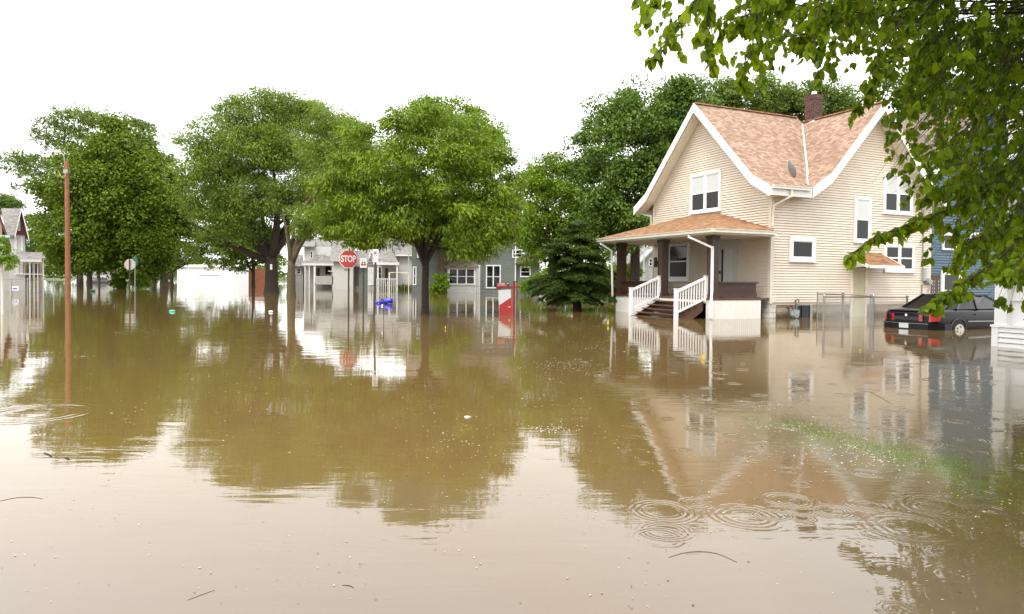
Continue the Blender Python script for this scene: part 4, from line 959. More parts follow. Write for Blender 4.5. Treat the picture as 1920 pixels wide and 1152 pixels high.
# grey-blue house
h = BH('grey_house', 69, 870, 'grey-blue shake house with bay window behind the ash and the vine trunk')
h.part('wall', 'grey_wall', 772, 967, 425, None, 0, 9)
m = MB(); h.slope(m, 762, 977, 428, 372, -.6, 4.5); h.slope(m, 762, 977, 428, 372, 9.6, 4.5); h.box(m, 820, 838, 362, 385, 3.5, 5.2); h.slope(m, 967, 1016, 492, 478, -.5, 3); rf = m.build('roof', M['shingle_brown'], h.T)
h.part('lean_to', 'grey_wall', 967.5, 1012, 491, None, .3, 7)
h.win(975, 995, 500, 520, .3); h.win(968-8, 985-6, 468, 484, 0); h.win(782, 788, 464, 484, 0); h.win(838, 850, 466, 484, 0); h.win(905, 925, 455, 480, 0)
h.part('bay', 'white_wall', 838, 893, 502, None, -.9, 0)
m = MB(); h.slope(m, 834, 898, 501, 486, -1.2, -.02, 842, 888); m.build('bay_roof', M['shingle_brown'], h.T)
h.win(841, 891, 503, 534, -.9, nsash=3)
h.part('corner_board', 'trim', 898, 900.5, 497, None, -.05, 0); h.part('corner_board', 'trim', 965.2, 967.4, 430, None, -.05, 0); h.part('water_table', 'trim', 893, 898, 497, None, -.06, 0)
h.win(911, 939, 497, 541, 0, nsash=2)
h.win(774, 781, 500, 535, 0)
# white house with bell-cast porch
h = BH('white_house', 84, 735, 'white house with grey roofs and bell-shaped porch, framed by the white arbor')
h.part('wall', 'white_wall', 747, 777, 479, None, 0, 8); h.part('wall', 'pearl_wall', 703, 747, 470, None, 1.2, 8)
m = MB(); h.gable(m, 703, 752, 470, 728, 425, 1.21, 8); m.build('gable_wall', M['pearl_wall'], h.T)
m = MB(); h.slope(m, 741, 782, 479, 440, -.5, 5, 733, 782); m.build('roof', M['shingle_grey'], h.T)
m = MB(); h.slope(m, 700, 728, 474, 420, .7, .7); X = h.X
for (xa, ya), (xb, yb) in (((700, 476), (728, 422)), ((728, 422), (756, 476))):
    a = Vector((h.X(xa, .8), .8, h.Z(xa, ya, .8))); b = Vector((h.X(xb, .8), .8, h.Z(xb, yb, .8))); m.extrude([a, b, b-Vector((0,0,.35)), a-Vector((0,0,.35))], (0, 7, 0))
m.v = m.v[8:]; m.f = [tuple(i-8 for i in f) for f in m.f[6:]]
m.build('roof', M['shingle_grey'], h.T)
m = MB(); h.slope(m, 700, 748, 494, 462, -2.4, 1.1, 709, 730, .2); m.build('porch_roof', M['shingle_grey'], h.T)
h.part('porch_fascia', 'trim', 700, 748, 492.6, 497, -2.52, -2.4); h.part('eave_trim', 'trim', 741, 782, 478, 480.5, -.6, -.5)
for x in (707, 743): h.part('porch_post', 'trim', x, x+2.6, 497, None, -2.4, -2.2)
h.part('front_door', 'brown', 722, 727, 503, 530, 1.1, 1.2); h.win(709, 716, 500, 526, 1.2); h.win(729, 733.5, 460, 473, 1.2, cas=.06, mid=False); h.win(734.5, 738.5, 460, 473, 1.2, cas=.06, mid=False)
m = MB(); h.gable(m, 688, 703, 498, 695.5, 474, -.6, 3); m.build('dormer', M['shingle_grey'], h.T); h.part('entry_wall', 'pearl_wall', 689, 702.5, 498, None, -.5, 3)
h.win(691, 700, 503, 535, -.5, glass='blind', nsash=2)
m = MB()
for x in range(706, 744, 4): h.box(m, x, x+1.1, 524, 545, -2.5, -2.44)
h.box(m, 705, 744, 522.6, 524, -2.52, -2.42); h.box(m, 705, 744, 535, 536.4, -2.51, -2.43); m.build('porch_railing', M['trim'], h.T)
# white garage wing
h = BH('white_garage', 86, 645, 'windowless white clapboard wall with grey roof just left of the stop sign post')
h.part('wall', 'white_wall', 625, 662, 489, None, 0, 8); m = MB(); h.slope(m, 618, 668, 490, 452, -.5, 5, 624, 664); m.build('roof', M['shingle_grey'], h.T)
h.part('vent', 'metal', 645, 656, 502, 508, -.04, 0); h.part('side_porch', 'grey_wall', 662, 688, 499, None, .6, 7); h.part('front_door', 'brown', 665, 672, 503, 535, .52, .6); h.part('porch_trim', 'trim', 661, 690, 497.5, 500.5, .3, .6)
m = MB(); h.slope(m, 658, 692, 498, 470, .2, 4); m.build('porch_roof', M['shingle_grey'], h.T)
# steep-dormered house
h = BH('dormer_house', 93, 595, 'pale two-storey house with steep grey dormers and open porch left of the white garage')
h.part('wall', 'white_wall', 570, 623, 463, None, .5, 8)
m = MB(); h.slope(m, 588, 612, 491, 449, -.6, 3, 591, 606); h.slope(m, 612, 624, 491, 452, -.4, 3, 606, 620); h.slope(m, 563, 590, 462, 449, -.2, 3.5, 568, 592); m.build('roof', M['shingle_grey'], h.T)
h.win(581, 587, 471, 485, .5)
m = MB(); h.slope(m, 566, 627, 495, 489, -2.6, .5, 570, 625); m.build('porch_roof', M['shingle_grey'], h.T); h.part('porch_fascia', 'trim', 566, 627, 494.5, 498, -2.7, -2.6)
for x in (571, 579, 588, 623): h.part('porch_post', 'trim', x, x+(3.4 if x == 588 else 1.6), 498, None, -2.6, -2.4)
h.part('porch_wall', 'pearl_wall', 592, 625, 518, 531, -2.6, -2.5); h.part('front_door', 'brown', 593, 599, 503, 520, .4, .5); h.part('porch_floor', 'pearl_wall', 590, 625, 531, 534, -2.6, .4)
h.part('garden_ladder', 'trim', 615, 623, 508, 509.5, -2.8, -2.7); h.part('window', 'glass', 610, 620, 500, 515, .4, .5)
h.part('wing', 'pearl_wall', 549, 568, 498, None, 1, 7); m = MB(); h.slope(m, 547, 570, 499, 478, .4, 4, 552, 568); m.build('wing_roof', M['shingle_grey'], h.T)
h.win(549, 555, 503, 515, 1); h.win(556, 564.5, 503, 515, 1)
# left porch house
h = BH('porch_house', 58, 45, 'white house with burgundy gable, grey roof and columned porch at the left edge', rot=35)
h.part('wall', 'white_wall', 17, 47, 440, None, .4, 9); h.part('wall', 'pearl_wall', 6, 17, 440, None, .8, 9)
m = MB(); h.gable(m, 29, 52, 441, 40, 394, .3, 8); m.build('gable_wall', M['burg'], h.T)
m = MB(); h.slope(m, 12, 31, 441, 391, .0, 4.2, 3, 40)
a = Vector((h.X(41,-.2), -.2, h.Z(41,389,-.2)))
for xb, yb in ((55, 446), (28, 442)):
    b = Vector((h.X(xb,-.2), -.2, h.Z(xb,yb,-.2))); m.extrude([a, b, b-Vector((0,0,.3)), a-Vector((0,0,.3))], (0, 8, 0))
m.build('roof', M['shingle_grey'], h.T)
m = MB()
for xb, yb in ((55, 447), (28, 443)):
    b = Vector((h.X(xb,-.3), -.28, h.Z(xb,yb,-.3))); a2 = a-Vector((0,.08,0)); m.extrude([a2, b, b-Vector((0,0,.3)), a2-Vector((0,0,.3))], (0, .07, 0))
m.build('bargeboard', M['trim'], h.T)
h.win(34, 38.5, 411, 433, .3, cas=.06); h.win(28, 32, 443, 468, .4, glass='burg', cas=.08); h.win(39.5, 43.5, 445, 470, .4, glass='burg', cas=.08); h.win(30, 36, 492, 515, .4); h.win(38, 43, 492, 515, .4)
m = MB(); h.slope(m, 26, 78, 488, 473, -3.2, .3, 32, 80); h.slope(m, 70, 86, 484, 475, -2.4, 1.2, 74, 80); m.build('porch_roof', M['shingle_grey'], h.T)
h.part('porch_fascia', 'trim', 26, 78, 487.6, 491, -3.3, -3.2)
for x in (54.5, 62.5, 69.5, 80): h.part('porch_post', 'trim', x, x+2.6, 491 if x < 78 else 487, None, -3.2 if x < 60 else -2.2, -3.0 if x < 60 else -2.0)
h.part('porch_rail', 'trim', 26, 82, 513.5, 515, -3.1, -3.04); h.part('porch_back', 'beige_wall', 47.2, 80, 490, None, 3, 3.3)
h.part('window', 'glass', 52, 60, 495, 520, 2.9, 3.0); h.part('window', 'glass', 66, 74, 495, 520, 2.9, 3.0)
h = BH('tan_house', 47, -6, 'tan house edge with burgundy bargeboard at the far left edge', rot=38)
h.part('wall', 'beige_wall', -60, 4.5, 425, None, 0, 6)
m = MB(); h.gable(m, -62, 4.5, 425, -28, 330, 0, 6); m.build('gable_wall', M['beige_wall'], h.T)
m = MB(); a = Vector((h.X(-28,-.5), -.5, h.Z(-28,318,-.5)))
for xb in (21, -77):
    b = Vector((h.X(xb,-.5), -.5, h.Z(xb,460,-.5))); m.extrude([a, b, b-Vector((0,0,.45)), a-Vector((0,0,.45))], (0, 7, 0))
m.build('roof', M['burg'], h.T)
# far white shed and pale buildings
h = BH('white_shed', 165, 392, 'long low white warehouse on the far shore')
h.part('wall', 'white', 332, 446, 500, None, 0, 12); m = MB(); h.slope(m, 330, 448, 500.5, 497, -.6, 6); m.build('roof', M['white'], h.T); h.part('loading_dock', 'metal', 372, 412, 516, 516.8, -.15, 0)
h = BH('pale_building', 150, 176, 'pale wall glimpsed between the left trunks')
h.part('wall', 'pearl_wall', 150, 198, 500, None, 0, 8); m = MB(); h.slope(m, 147, 201, 501, 490, -.6, 4); m.build('roof', M['shingle_grey'], h.T)
h = BH('cedar_fence', 112, 486, 'tall reddish cedar board fence between the dark trunks', 'fence')
m = MB()
for k in range(22): h.box(m, 466+k*1.7, 467.5+k*1.7, 503+(k%3)*.4, None, 0, .06)
m.build('boards', M['cedar'], h.T); m = MB(); h.box(m, 465, 503, 509, 511, .06, .14); m.build('rail', M['cedar'], h.T)
h = BH('fire_hydrant', 118, 519, 'red fire hydrant standing out of the water by the hedge', 'hydrant')
m = MB(); x0 = h.X(519); m.lathe([(.14,-.3), (.14,.05), (.11,.08), (.11,.5), (.15,.52), (.15,.57), (.11,.6), (.06,.72), (.03,.78)], (x0,0,0), 12); m.lathe([(.05,-.2), (.05,.2)], (x0,0,.42), 10, 'x'); m.build('body', M['hydrant'], h.T)
m = MB(); m.lathe([(.08,-.2), (.08,-.1)], (x0,0,.38), 10, 'y'); m.build('cap', M['hydrant'], h.T)
# grey house seen through the porch
h = BH('grey_cottage', 62, 1215, 'grey clapboard cottage with pale roof seen through the porch')
h.part('wall', 'greyhouse', 1189, 1262, 506, None, 0, 6); m = MB(); h.gable(m, 1189, 1262, 506, 1225, 470, 0, 6); m.build('gable_wall', M['greyhouse'], h.T)
m = MB(); h.slope(m, 1150, 1260, 503, 464, 1.2, 5); m.build('roof', M['shingle_grey'], h.T)
m = MB(); a = Vector((h.X(1225,-.3), -.3, h.Z(1225,466,-.3)))
for xb in (1185, 1266):
    b = Vector((h.X(xb,-.3), -.3, h.Z(xb,507,-.3))); m.extrude([a, b, b-Vector((0,0,.16)), a-Vector((0,0,.16))], (0, 3, 0))
m.build('bargeboard', M['greyhouse'], h.T)
h.win(1216, 1223, 485, 499, 0, cas=.07); h.part('chimney', 'brick_red', 1172, 1181, 457, 476, 4, 4.6); h.part('rear_wall', 'brick_red', 1152, 1188, 500, None, 1.5, 5)
m = MB(); m.tube([(h.X(1207,-1), -1, -.5), (h.X(1207,-1), -1, h.Z(1207,456,-1))], .06, 8); m.build('vent_pipe', M['lamp'], h.T)
m = MB(); m.lathe([(.01,-.02), (.28,.05), (.30,.1), (.26,.09), (.01,.04)], (h.X(1184,-.5), -.6, h.Z(1184,497,-.5)), 18, 'y'); m.tube([(h.X(1184,-.5), -.5, h.Z(1184,497)), (h.X(1190,-.2), 0, h.Z(1190,507))], .03, 6); m.build('satellite_dish', M['dish'], h.T)
# blue house
Ob = W(1736, 590, 33.2); Ob.z = 0
B = thing('blue_house', Ob, 'blue clapboard house behind the black car', 'house', TH)
FX = lambda s, z, o: (s, -o, z)
m = MB(); m.box(.02, 8.5, .02, 9, -.6, 6.7); m.extrude([(.02, .02, 6.7), (8.5, .02, 6.7), (4.26, .02, 10.6)], (0, 8, 0))
def bl(z): return 0 if z < 6.7 else (z-6.7)/3.9*4.25
clap(m, FX, bl, lambda z: 8.5-bl(z), -.1, 10.5, .13); m.build('wall', M['blue'], B)
m = MB()
for s in (-1, 1):
    e = 4.26+s*5.0; e = 4.26+s*4.5; q = [(4.26, -.3, 10.78), (e, -.3, 6.62), (e, -.3, 6.45), (4.26, -.3, 10.6)]; m.extrude(q, (0, 9.3, 0))
m.build('roof', M['shingle_brown'], B)
m = MB()
for s in (-1, 1):
    e = 4.26+s*4.53; q = [(4.26, -.36, 10.82), (e, -.36, 6.62), (e, -.36, 6.36), (4.26, -.36, 10.54)]; m.extrude(q, (0, .055, 0))
m.build('bargeboard', M['trim'], B)
m = MB(); m.box(.0, .1, -.06, .0, -.1, 6.4); m.build('corner_board', M['trim'], B)
def bwin(x0, x1, y0, y1, cas=.16, sash=1):
    s0, z1 = onplane(x0, y0, Ob, TH); s1, _ = onplane(x1, y0, Ob, TH); _, z0 = onplane(x0, y1, Ob, TH)
    mb = MB(); fbox(mb, FX, s0, s1, z1-cas, z1, 0, .09); fbox(mb, FX, s0, s1, z0, z0+cas*.6, 0, .1); fbox(mb, FX, s0, s0+cas, z0+cas*.6, z1-cas, 0, .085); fbox(mb, FX, s1-cas, s1, z0+cas*.6, z1-cas, 0, .085)
    w_ = mb.build('window', M['trim'], B); fbox(MB(), FX, s0+cas, s1-cas, z0+cas*.6, z1-cas, 0, .055).build('pane', M['screen'], w_)
    return w_
bwin(1765, 1792, 436, 469, .14); ww = bwin(1763, 1801, 507, 549, .22)
bwin(1815, 1840, 436, 469, .14)
# dark lattice gate between the two houses
Og = W(1744, 560, 31); Og.z = 0; s1, z1 = onplane(1762, 516, Og, TH)
gt = thing('lattice_gate', Og, 'dark brown lattice gate between the beige and the blue house', 'gate', TH)
m = MB(); m.box(0, s1, 0, .04, -.4, z1-.08); m.box(-.03, s1+.03, -.03, .07, z1-.08, z1); m.build('gate_panel', M['brown'], gt)
m = MB()
for i in (1.5, 3.0, 6.0):
    for k in range(9): m.box(s1*i/7, s1*i/7+.03, -.006, 0, .15+k*.16, .25+k*.16)
m.build('lattice', M['alum'], gt)
# white porch building at the right edge
Ow = G(1862, 649); rw = TH-math.pi/2
Wb = thing('white_porch_house', Ow, 'white enclosed porch corner of the near house at the right edge', 'house', rw)
s_c, z_l = onplane(1889, 612, Ow, rw); _, z_r = onplane(1905, 563, Ow, rw); _, z_w = onplane(1905, 527, Ow, rw)
m = MB(); m.box(.15, 7, .12, 6, -.6, 5.2); m.build('wall', M['white'], Wb)
m = MB(); clap(m, FX, lambda z: .12, lambda z: 7, -.15, z_l-.02, .115)
m.build('skirt_siding', M['trim'], Wb)
m = MB(); fbox(m, FX, -.02, .12, -.5, z_l-.03, -.12, .04); fbox(m, FX, -.04, 7, z_l-.03, z_l+.02, -.12, .06); fbox(m, FX, .03, s_c, z_l+.02, 3.4, -.3, .035); m.build('corner_post', M['white'], Wb)
m = MB(); fbox(m, FX, s_c, 7, z_r-.02, z_r+.02, -.12, -.06); fbox(m, FX, s_c, 7, z_w-.08, z_w, -.12, -.02)
for k in range(1, 5): fbox(m, FX, s_c+k*1.3, s_c+k*1.3+.1, z_l+.02, 3.3, -.12, -.04)
fbox(m, FX, s_c, 7, 3.3, 3.6, -.12, .02); m.build('panel_rail', M['trim'], Wb)
for k in range(4):
    a = s_c+k*1.3+.1*(k > 0)
    fr = MB(); fbox(fr, FX, a+.02, a+.1, z_w+.06, 3.3, -.12, -.05); fbox(fr, FX, a+1.1, a+1.18, z_w+.06, 3.3, -.12, -.05); fbox(fr, FX, a+.1, a+1.1, z_w, z_w+.07, -.12, -.05); fbox(fr, FX, a+.1, a+1.1, 2.3, 2.36, -.12, -.06)
    w_ = fr.build('window', M['trim'], Wb); fbox(MB(), FX, a+.1, a+1.1, z_w+.07, 3.25, -.12, -.08).build('pane', M['screen'], w_)
m = MB(); m.box(-.5, 7.5, -.6, 6.5, 3.7, 3.85); m.extrude([(-.5,-.6,3.85), (-.5,6.5,3.85), (-.5,3,4.9)], (8,0,0)); m.build('roof', M['shingle_grey'], Wb)

# ================================================================ the car
def make_car(loc, rz, label, paint):
    T = thing('parked_car', loc, label, 'car', rz)
    st = [  # x, half width, z low, z waist, z top(deck/hood)
        (-.07,.62,.42,.62,.74), (-.02,.76,.34,.68,.90), (.12,.86,.30,.70,.93), (.5,.895,.26,.72,.97), (1.1,.915,.24,.74,.985), (2.3,.92,.22,.74,.97), (3.3,.915,.24,.73,.95), (4.1,.88,.26,.68,.86), (4.6,.80,.30,.60,.74), (4.9,.66,.36,.52,.60)]
    V, Fc = [], []
    for x, w_, zl, zw, zt in st:
        ring = [(0,zl), (w_*.85,zl), (w_*.97,zl+.08), (w_*1.0,zw-.12), (w_*.995,zw), (w_*.97,zw+(zt-zw)*.55), (w_*.88,zt-.02), (w_*.6,zt+.012), (0,zt+.02)]
        full = ring + [(-y, z) for y, z in ring[-2:0:-1]]
        V += [(x, y, z) for y, z in full]
    n = 16
    for i in range(len(st)-1):
        for j in range(n): Fc.append((i*n+j, i*n+(j+1)%n, (i+1)*n+(j+1)%n, (i+1)*n+j))
    Fc.append(tuple(range(n-1,-1,-1))); Fc.append(tuple((len(st)-1)*n+j for j in range(n)))
    b = MB().add(V, Fc).build('body', paint, T, smooth=True)
    sub = b.modifiers.new('s', 'SUBSURF'); sub.levels = sub.render_levels = 2
    # cabin: roof, pillars and glass
    lo = [(.72,.70), (1.05,.80), (2.0,.82), (3.2,.80), (3.75,.70)]; hi = [(1.45,.52), (1.62,.60), (2.1,.62), (2.6,.60), (2.8,.52)]
    zl, zh = .96, 1.38
    top = [(x, y, zh+(.0 if i in (0,4) else .015)) for i, (x, y) in enumerate(hi)]; topn = [(x, -y, z) for x, y, z in top]
    ctr = [(x, 0, z+.03) for x, y, z in top]
    m = MB(); vs = top+ctr+topn; fs = []
    for i in range(4): fs += [(i, i+1, 5+i+1, 5+i), (5+i, 5+i+1, 10+i+1, 10+i)]
    m.add(vs, fs); m.add([(x, y, z-.03) for x, y, z in vs], fs)
    def L_(i, s, z=zl): return Vector((lo[i][0], s*lo[i][1], z))
    def H_(i, s): return Vector((hi[i][0], s*hi[i][1], zh))
    for s in (1, -1):
        for i, j in ((0,0), (1,1), (2,2), (4,4)): m.beam(L_(i,s), H_(j,s), .07, .05, (0,1,0))
        m.beam(H_(0,s), H_(1,s), .05, .05); m.beam(H_(1,s), H_(3,s), .05, .05); m.beam(H_(3,s), H_(4,s), .05, .05)
    m.build('cabin', paint, T, smooth=False)
    g = MB(); g.add([L_(0,1), L_(0,-1), H_(0,-1), H_(0,1)], [(0,1,2,3)]); gl = g.build('rear_window', M['glass'], T)
    MB().add([L_(4,1), L_(4,-1), H_(4,-1), H_(4,1)], [(0,1,2,3)]).build('windscreen', M['glass'], T)
    for s in (1, -1):
        for i, j in ((0,1), (1,2), (2,4)):
            MB().add([L_(i,s), L_(j,s), H_(j,s), H_(i,s)], [(0,1,2,3)]).build('side_window', M['glass'], T)
    # bumper, lamps, plate, trim
    m = MB(); pts = [(.60,-.905,.44), (.32,-.90,.44), (.10,-.84,.44), (-.05,-.68,.44), (-.12,-.4,.44), (-.14,0,.44), (-.12,.4,.44), (-.05,.68,.44), (.10,.84,.44), (.32,.90,.44), (.60,.905,.44)]
    for a, c in zip(pts[:-1], pts[1:]): m.beam(a, c, .09, .20)
    for p in pts[1:-1]: m.lathe([(.045,-.1), (.045,.1)], p, 10)
    m.build('rear_bumper', paint, T)
    m = MB()
    for a, c in zip(pts[:-1], pts[1:]): m.beam(Vector(a)+Vector((-.02,0,-.16)), Vector(c)+Vector((-.02,0,-.16)), .07, .12)
    m.build('bumper_trim', M['bumper'], T)
    m = MB()
    for a, c in zip(pts[1:-2], pts[2:-1]): m.beam(Vector(a)+Vector((-.045,0,.09)), Vector(c)+Vector((-.045,0,.09)), .02, .012)
    m.build('bumper_strip', M['metal'], T)
    for s in (1, -1):
        m = MB(); m.add([(-.075,s*.40,.60), (-.075,s*.40,.80), (-.02,s*.72,.80), (.24,s*.885,.79), (.14,s*.90,.62), (-.03,s*.76,.60), (.02,s*.40,.60), (.02,s*.40,.80), (.1,s*.70,.80), (.28,s*.84,.79), (.24,s*.84,.62), (.06,s*.70,.60)],
            [(0,1,2,5), (2,3,4,5), (6,7,1,0), (1,7,8,2), (2,8,9,3), (3,9,10,4), (0,5,11,6), (5,4,10,11)])
        t = m.build('tail_lamp', M['taillight'], T)
        MB().box(-.085, -.05, min(s*.52, s*.535), max(s*.52, s*.535), .60, .80).build('lamp_divider', M['bumper'], t)
    MB().box(-.07, .0, -.40, .40, .62, .72).build('boot_panel', M['bumper'], T)
    MB().box(-.19, -.175, -.15, .15, .38, .53).build('number_plate', M['plate'], T)
    MB().lathe([(.04,-.005), (.04,.005)], (-.078,0,.77), 12, 'x').build('badge', M['chrome'], T)
    MB().beam((-.0,-.62,.90), (-.0,.62,.90), .12, .02).build('boot_lip', paint, T)
    for x in (1.0, 3.85):
        for s in (1, -1):
            m = MB(); m.lathe([(.20,-.10), (.30,-.10), (.32,-.06), (.32,.06), (.30,.10), (.20,.10)], (x, s*.835, .32), 28, 'y'); w_ = m.build('wheel', M['tyre'], T)
            m = MB(); m.lathe([(.05,-.015), (.20,-.02), (.215,-.03), (.215,.02), (.05,.02)] if s < 0 else [(.05,.015), (.20,.02), (.215,.03), (.215,-.02), (.05,-.02)], (x, s*.925, .32), 28, 'y'); q = m.build('rim', M['alloy'], w_)
            m = MB()
            for k in range(5):
                a = 2*math.pi*k/5; m.lathe([(.028,-.004), (.028,.004)], (x+.125*math.cos(a), s*.95, .32+.125*math.sin(a)), 8, 'y')
            m.build('rim_hole', M['bumper'], w_)
            m = MB(); arc = [(x+.37*math.cos(a), s*.915, .32+.37*math.sin(a)) for a in [math.pi*i/12 for i in range(13)]]; m.tube(arc, .022, 5); m.build('wheel_arch', M['bumper'], T)
    for s in (-1, 1):
        m = MB(); m.beam((1.42,s*.925,.60), (4.0,s*.92,.58), .015, .03); m.build('side_trim', M['metal'], T)
        for x in (1.75, 2.9): MB().box(x, x+.16, min(s*.93, s*.945), max(s*.93, s*.945), .80, .825).build('door_handle', M['chrome'] if x > 2 else M['bumper'], T)
    return T
uBv = Vector((math.cos(TH), math.sin(TH), 0)); uAv = Vector((-math.sin(TH), math.cos(TH), 0))
wc_ = W(1797, 600, 20.5); cloc = Vector((wc_.x, 20.5, 0)) - uBv*1.0 + uAv*.9; cloc.z = -.35
make_car(cloc, TH, 'black sedan standing in the flood with red tail lamps and white plate', M['black'])
m_sil = base_mat('silver_paint', (.05, .06, .07), .3)[0]
fc = W(168, 527, 128); make_car(Vector((fc.x, 128, -.35)), R_(80), 'small dark car far off between the left trunks', m_sil)

# ================================================================ signs and posts
def octagon(r): return [(r*math.cos(math.pi/8+i*math.pi/4), r*math.sin(math.pi/8+i*math.pi/4)) for i in range(8)]
def sign_post(parent, x, z0, z1, r=.03, mat='post', x1=None):
    m = MB(); x1 = x if x1 is None else x1; m.beam((x, .03, z0), (x1, .03, z1), r*2, .035, (0,1,0)); m.beam((x, .052, z0), (x1, .052, z1), r*.9, .03, (0,1,0)); return m.build('post', M[mat], parent)
D = 30; b = G(652, 581); c = W(653.6, 486, D); b = Vector((c.x, D, 0))
S = thing('stop_sign', b, 'red octagonal stop sign on a dark post', 'sign'); r = 17.3*D/1280
sign_post(S, 0, -.6, c.z+.3, .035)
m = MB(); m.extrude([(x*1.0, -.012, z+c.z) for x, z in octagon(r*1.06)], (0, .008, 0)); pl = m.build('border', M['white'], S)
m = MB(); m.extrude([(x, -.02, z+c.z) for x, z in octagon(r*.99)], (0, .006, 0)); pl = m.build('plate', M['red'], S)
text_obj('STOP', r*.78, 'letters', M['white'], pl, Matrix.Translation((0, -.026, c.z-.005)) @ FACE @ Matrix.Diagonal((.86, 1.25, 1, 1)), .002, .008)
D = 31.7; c = W(681.5, 493.5, D); S = thing('parking_notice', (c.x, D, 0), 'small white notice with a red band right of the stop sign', 'sign')
sign_post(S, 0, -.6, c.z-.1, .035); k = D/1280; m = MB(); m.box(-6.3*k, 6.3*k, -.01, 0, c.z-9*k, c.z+9*k); p_ = m.build('plate', M['white'], S)
m = MB(); m.box(-4.6*k, -1*k, -.014, -.01, c.z-4.6*k, c.z-.9*k); m.box(1*k, 4.8*k, -.014, -.01, c.z-4.6*k, c.z-.9*k); m.box(-1*k, 1*k, -.014, -.01, c.z-4.6*k, c.z-2.6*k); m.build('red_band', M['red'], p_)
m = MB(); m.box(-3.4*k, -.9*k, -.014, -.01, c.z-.4*k, c.z+2.4*k); m.box(.9*k, 3.4*k, -.014, -.01, c.z-.4*k, c.z+2.4*k); m.box(-3.0*k, -1.2*k, -.014, -.01, c.z+4.8*k, c.z+5.6*k); m.box(1.2*k, 3.0*k, -.014, -.01, c.z+4.8*k, c.z+5.6*k); m.build('symbol', M['dgreen'], p_)
D = 24.1; c = W(704, 476, D); k = D/1280; S = thing('no_parking_sign', (c.x, D, 0), 'no parking sign on a leaning dark post', 'sign')
c2 = W(700.5, 596, D); sign_post(S, c2.x-c.x, -.4, c.z-8*k, .034, x1=0)
m = MB(); m.box(-5.2*k, 5.2*k, -.01, 0, c.z-7.6*k, c.z+8.2*k); p_ = m.build('plate', M['white'], S)
m = MB(); R0 = 3.9*k
for i in range(32):
    a0, a1 = 2*math.pi*i/32, 2*math.pi*(i+1)/32
    m.hexa([(R0*math.cos(a)*q, y, c.z+R0*1.5*math.sin(a)*q) for y in (-.014, -.010) for a, q in ((a0,.80), (a1,.80), (a1,1), (a0,1))])
m.beam((-R0*.62, -.0135, c.z+R0*1.0), (R0*.62, -.0135, c.z-R0*1.0), .003, .014, (0,0,1)); m.build('ring', M['orange'], p_)
text_obj('P', R0*2.1, 'letter', M['blackp'], p_, Matrix.Translation((0, -.0155, c.z)) @ FACE, .001, .004)
m = MB(); m.box(-4.9*k, 4.6*k, -.01, 0, c.z-15.8*k, c.z-8.6*k); p2 = m.build('small_plate', M['white'], S)
m = MB(); m.box(-3.0*k, -.4*k, -.013, -.01, c.z-12.4*k, c.z-11.2*k); m.box(.2*k, 3.0*k, -.013, -.01, c.z-12.4*k, c.z-11.4*k); m.build('lettering', M['blackp'], p2)
D = 22.9; c = W(719.6, 570, D); k = D/1280; S = thing('meter_stake', (c.x, D, 0), 'thin dark stake with a black box frame in front of the floating blue bin', 'stake')
m = MB(); m.tube([(0,0,-.4), (0,0,c.z+8*k)], .4*k+.004, 6); m.build('stake', M['post'], S)
m = MB(); m.box(-5*k, .6*k, -.05, -.02, c.z+8*k, c.z+9.4*k); m.box(-.8*k, .9*k, -.06, -.01, c.z-8*k, c.z+8*k); m.box(-5*k, -4*k, -.05, -.02, c.z-8*k, c.z+8*k); m.box(-5*k, .6*k, -.05, -.02, c.z-9*k, c.z-8*k); f_ = m.build('frame', M['blackp'], S)
MB().box(-4*k, -.9*k, -.04, -.03, c.z-7.9*k, c.z-1*k).build('panel', M['white'], f_)
# for-sale sign
D = 27.9; c = W(947, 560, D); k = D/1280; S = thing('yard_sign', (c.x, D, 0), 'white and red hanging board on a red wooden post arm', 'sign')
zc = lambda py: W(947, py, D).z
xx = lambda px: (px-947)*k
m = MB(); m.box(xx(961.5), xx(966.5), -.05, .05, -.4, zc(529)); m.box(xx(961), xx(967), -.06, .06, zc(529), zc(527)); m.build('post', M['red2'], S)
m = MB(); m.box(xx(930), xx(961.5), -.04, .04, zc(541.5), zc(537)); m.box(xx(966.5), xx(974), -.04, .04, zc(540.5), zc(537)); m.build('arm', M['red2'], S)
m = MB(); m.extrude([(xx(934), -.01, zc(544.5)), (xx(957.5), -.01, zc(543)), (xx(960.5), -.01, -.25), (xx(936.8), -.01, -.25)], (0, .02, 0)); p_ = m.build('board', M['white'], S)
m = MB(); m.extrude([(xx(936.1), -.014, zc(572.5)), (xx(958.9), -.014, zc(557.5)), (xx(960.4), -.014, -.25), (xx(936.8), -.014, -.25)], (0, .003, 0)); m.build('red_field', M['red'], p_)
m = MB(); m.box(xx(953), xx(957.5), -.018, -.0145, zc(576.5), zc(575)); m.build('small_mark', M['white'], p_)
for x in (938, 953.5): MB().tube([(xx(x), 0, zc(541.5)), (xx(x), 0, zc(544.8))], .008, 5).build('hook', M['blackp'], S)
m = MB(); m.box(xx(931.5), xx(948), -.03, .03, zc(537), zc(530.5)); rd = m.build('rider', M['red'], S)
m = MB(); m.box(xx(934.5), xx(946.5), -.034, -.03, zc(533.8), zc(532)); m.box(xx(932.5), xx(947.5), -.034, -.03, zc(536.4), zc(535.8)); m.build('lettering', M['white'], rd)
m = MB(); m.tube([(xx(952.5),0,zc(537)), (xx(952.5),0,zc(534))], .035, 8); m.lathe([(.01,0), (.045,.03), (.05,.06), (.03,.1), (.01,.115)], (xx(952.3),0,zc(534)), 10); lm = m.build('lamp', M['blackp'], S)
MB().lathe([(.005,-.003), (.028,0), (.005,.003)], (xx(952),-.05,zc(531.8)), 10, 'y').build('lens', M['white'], lm)
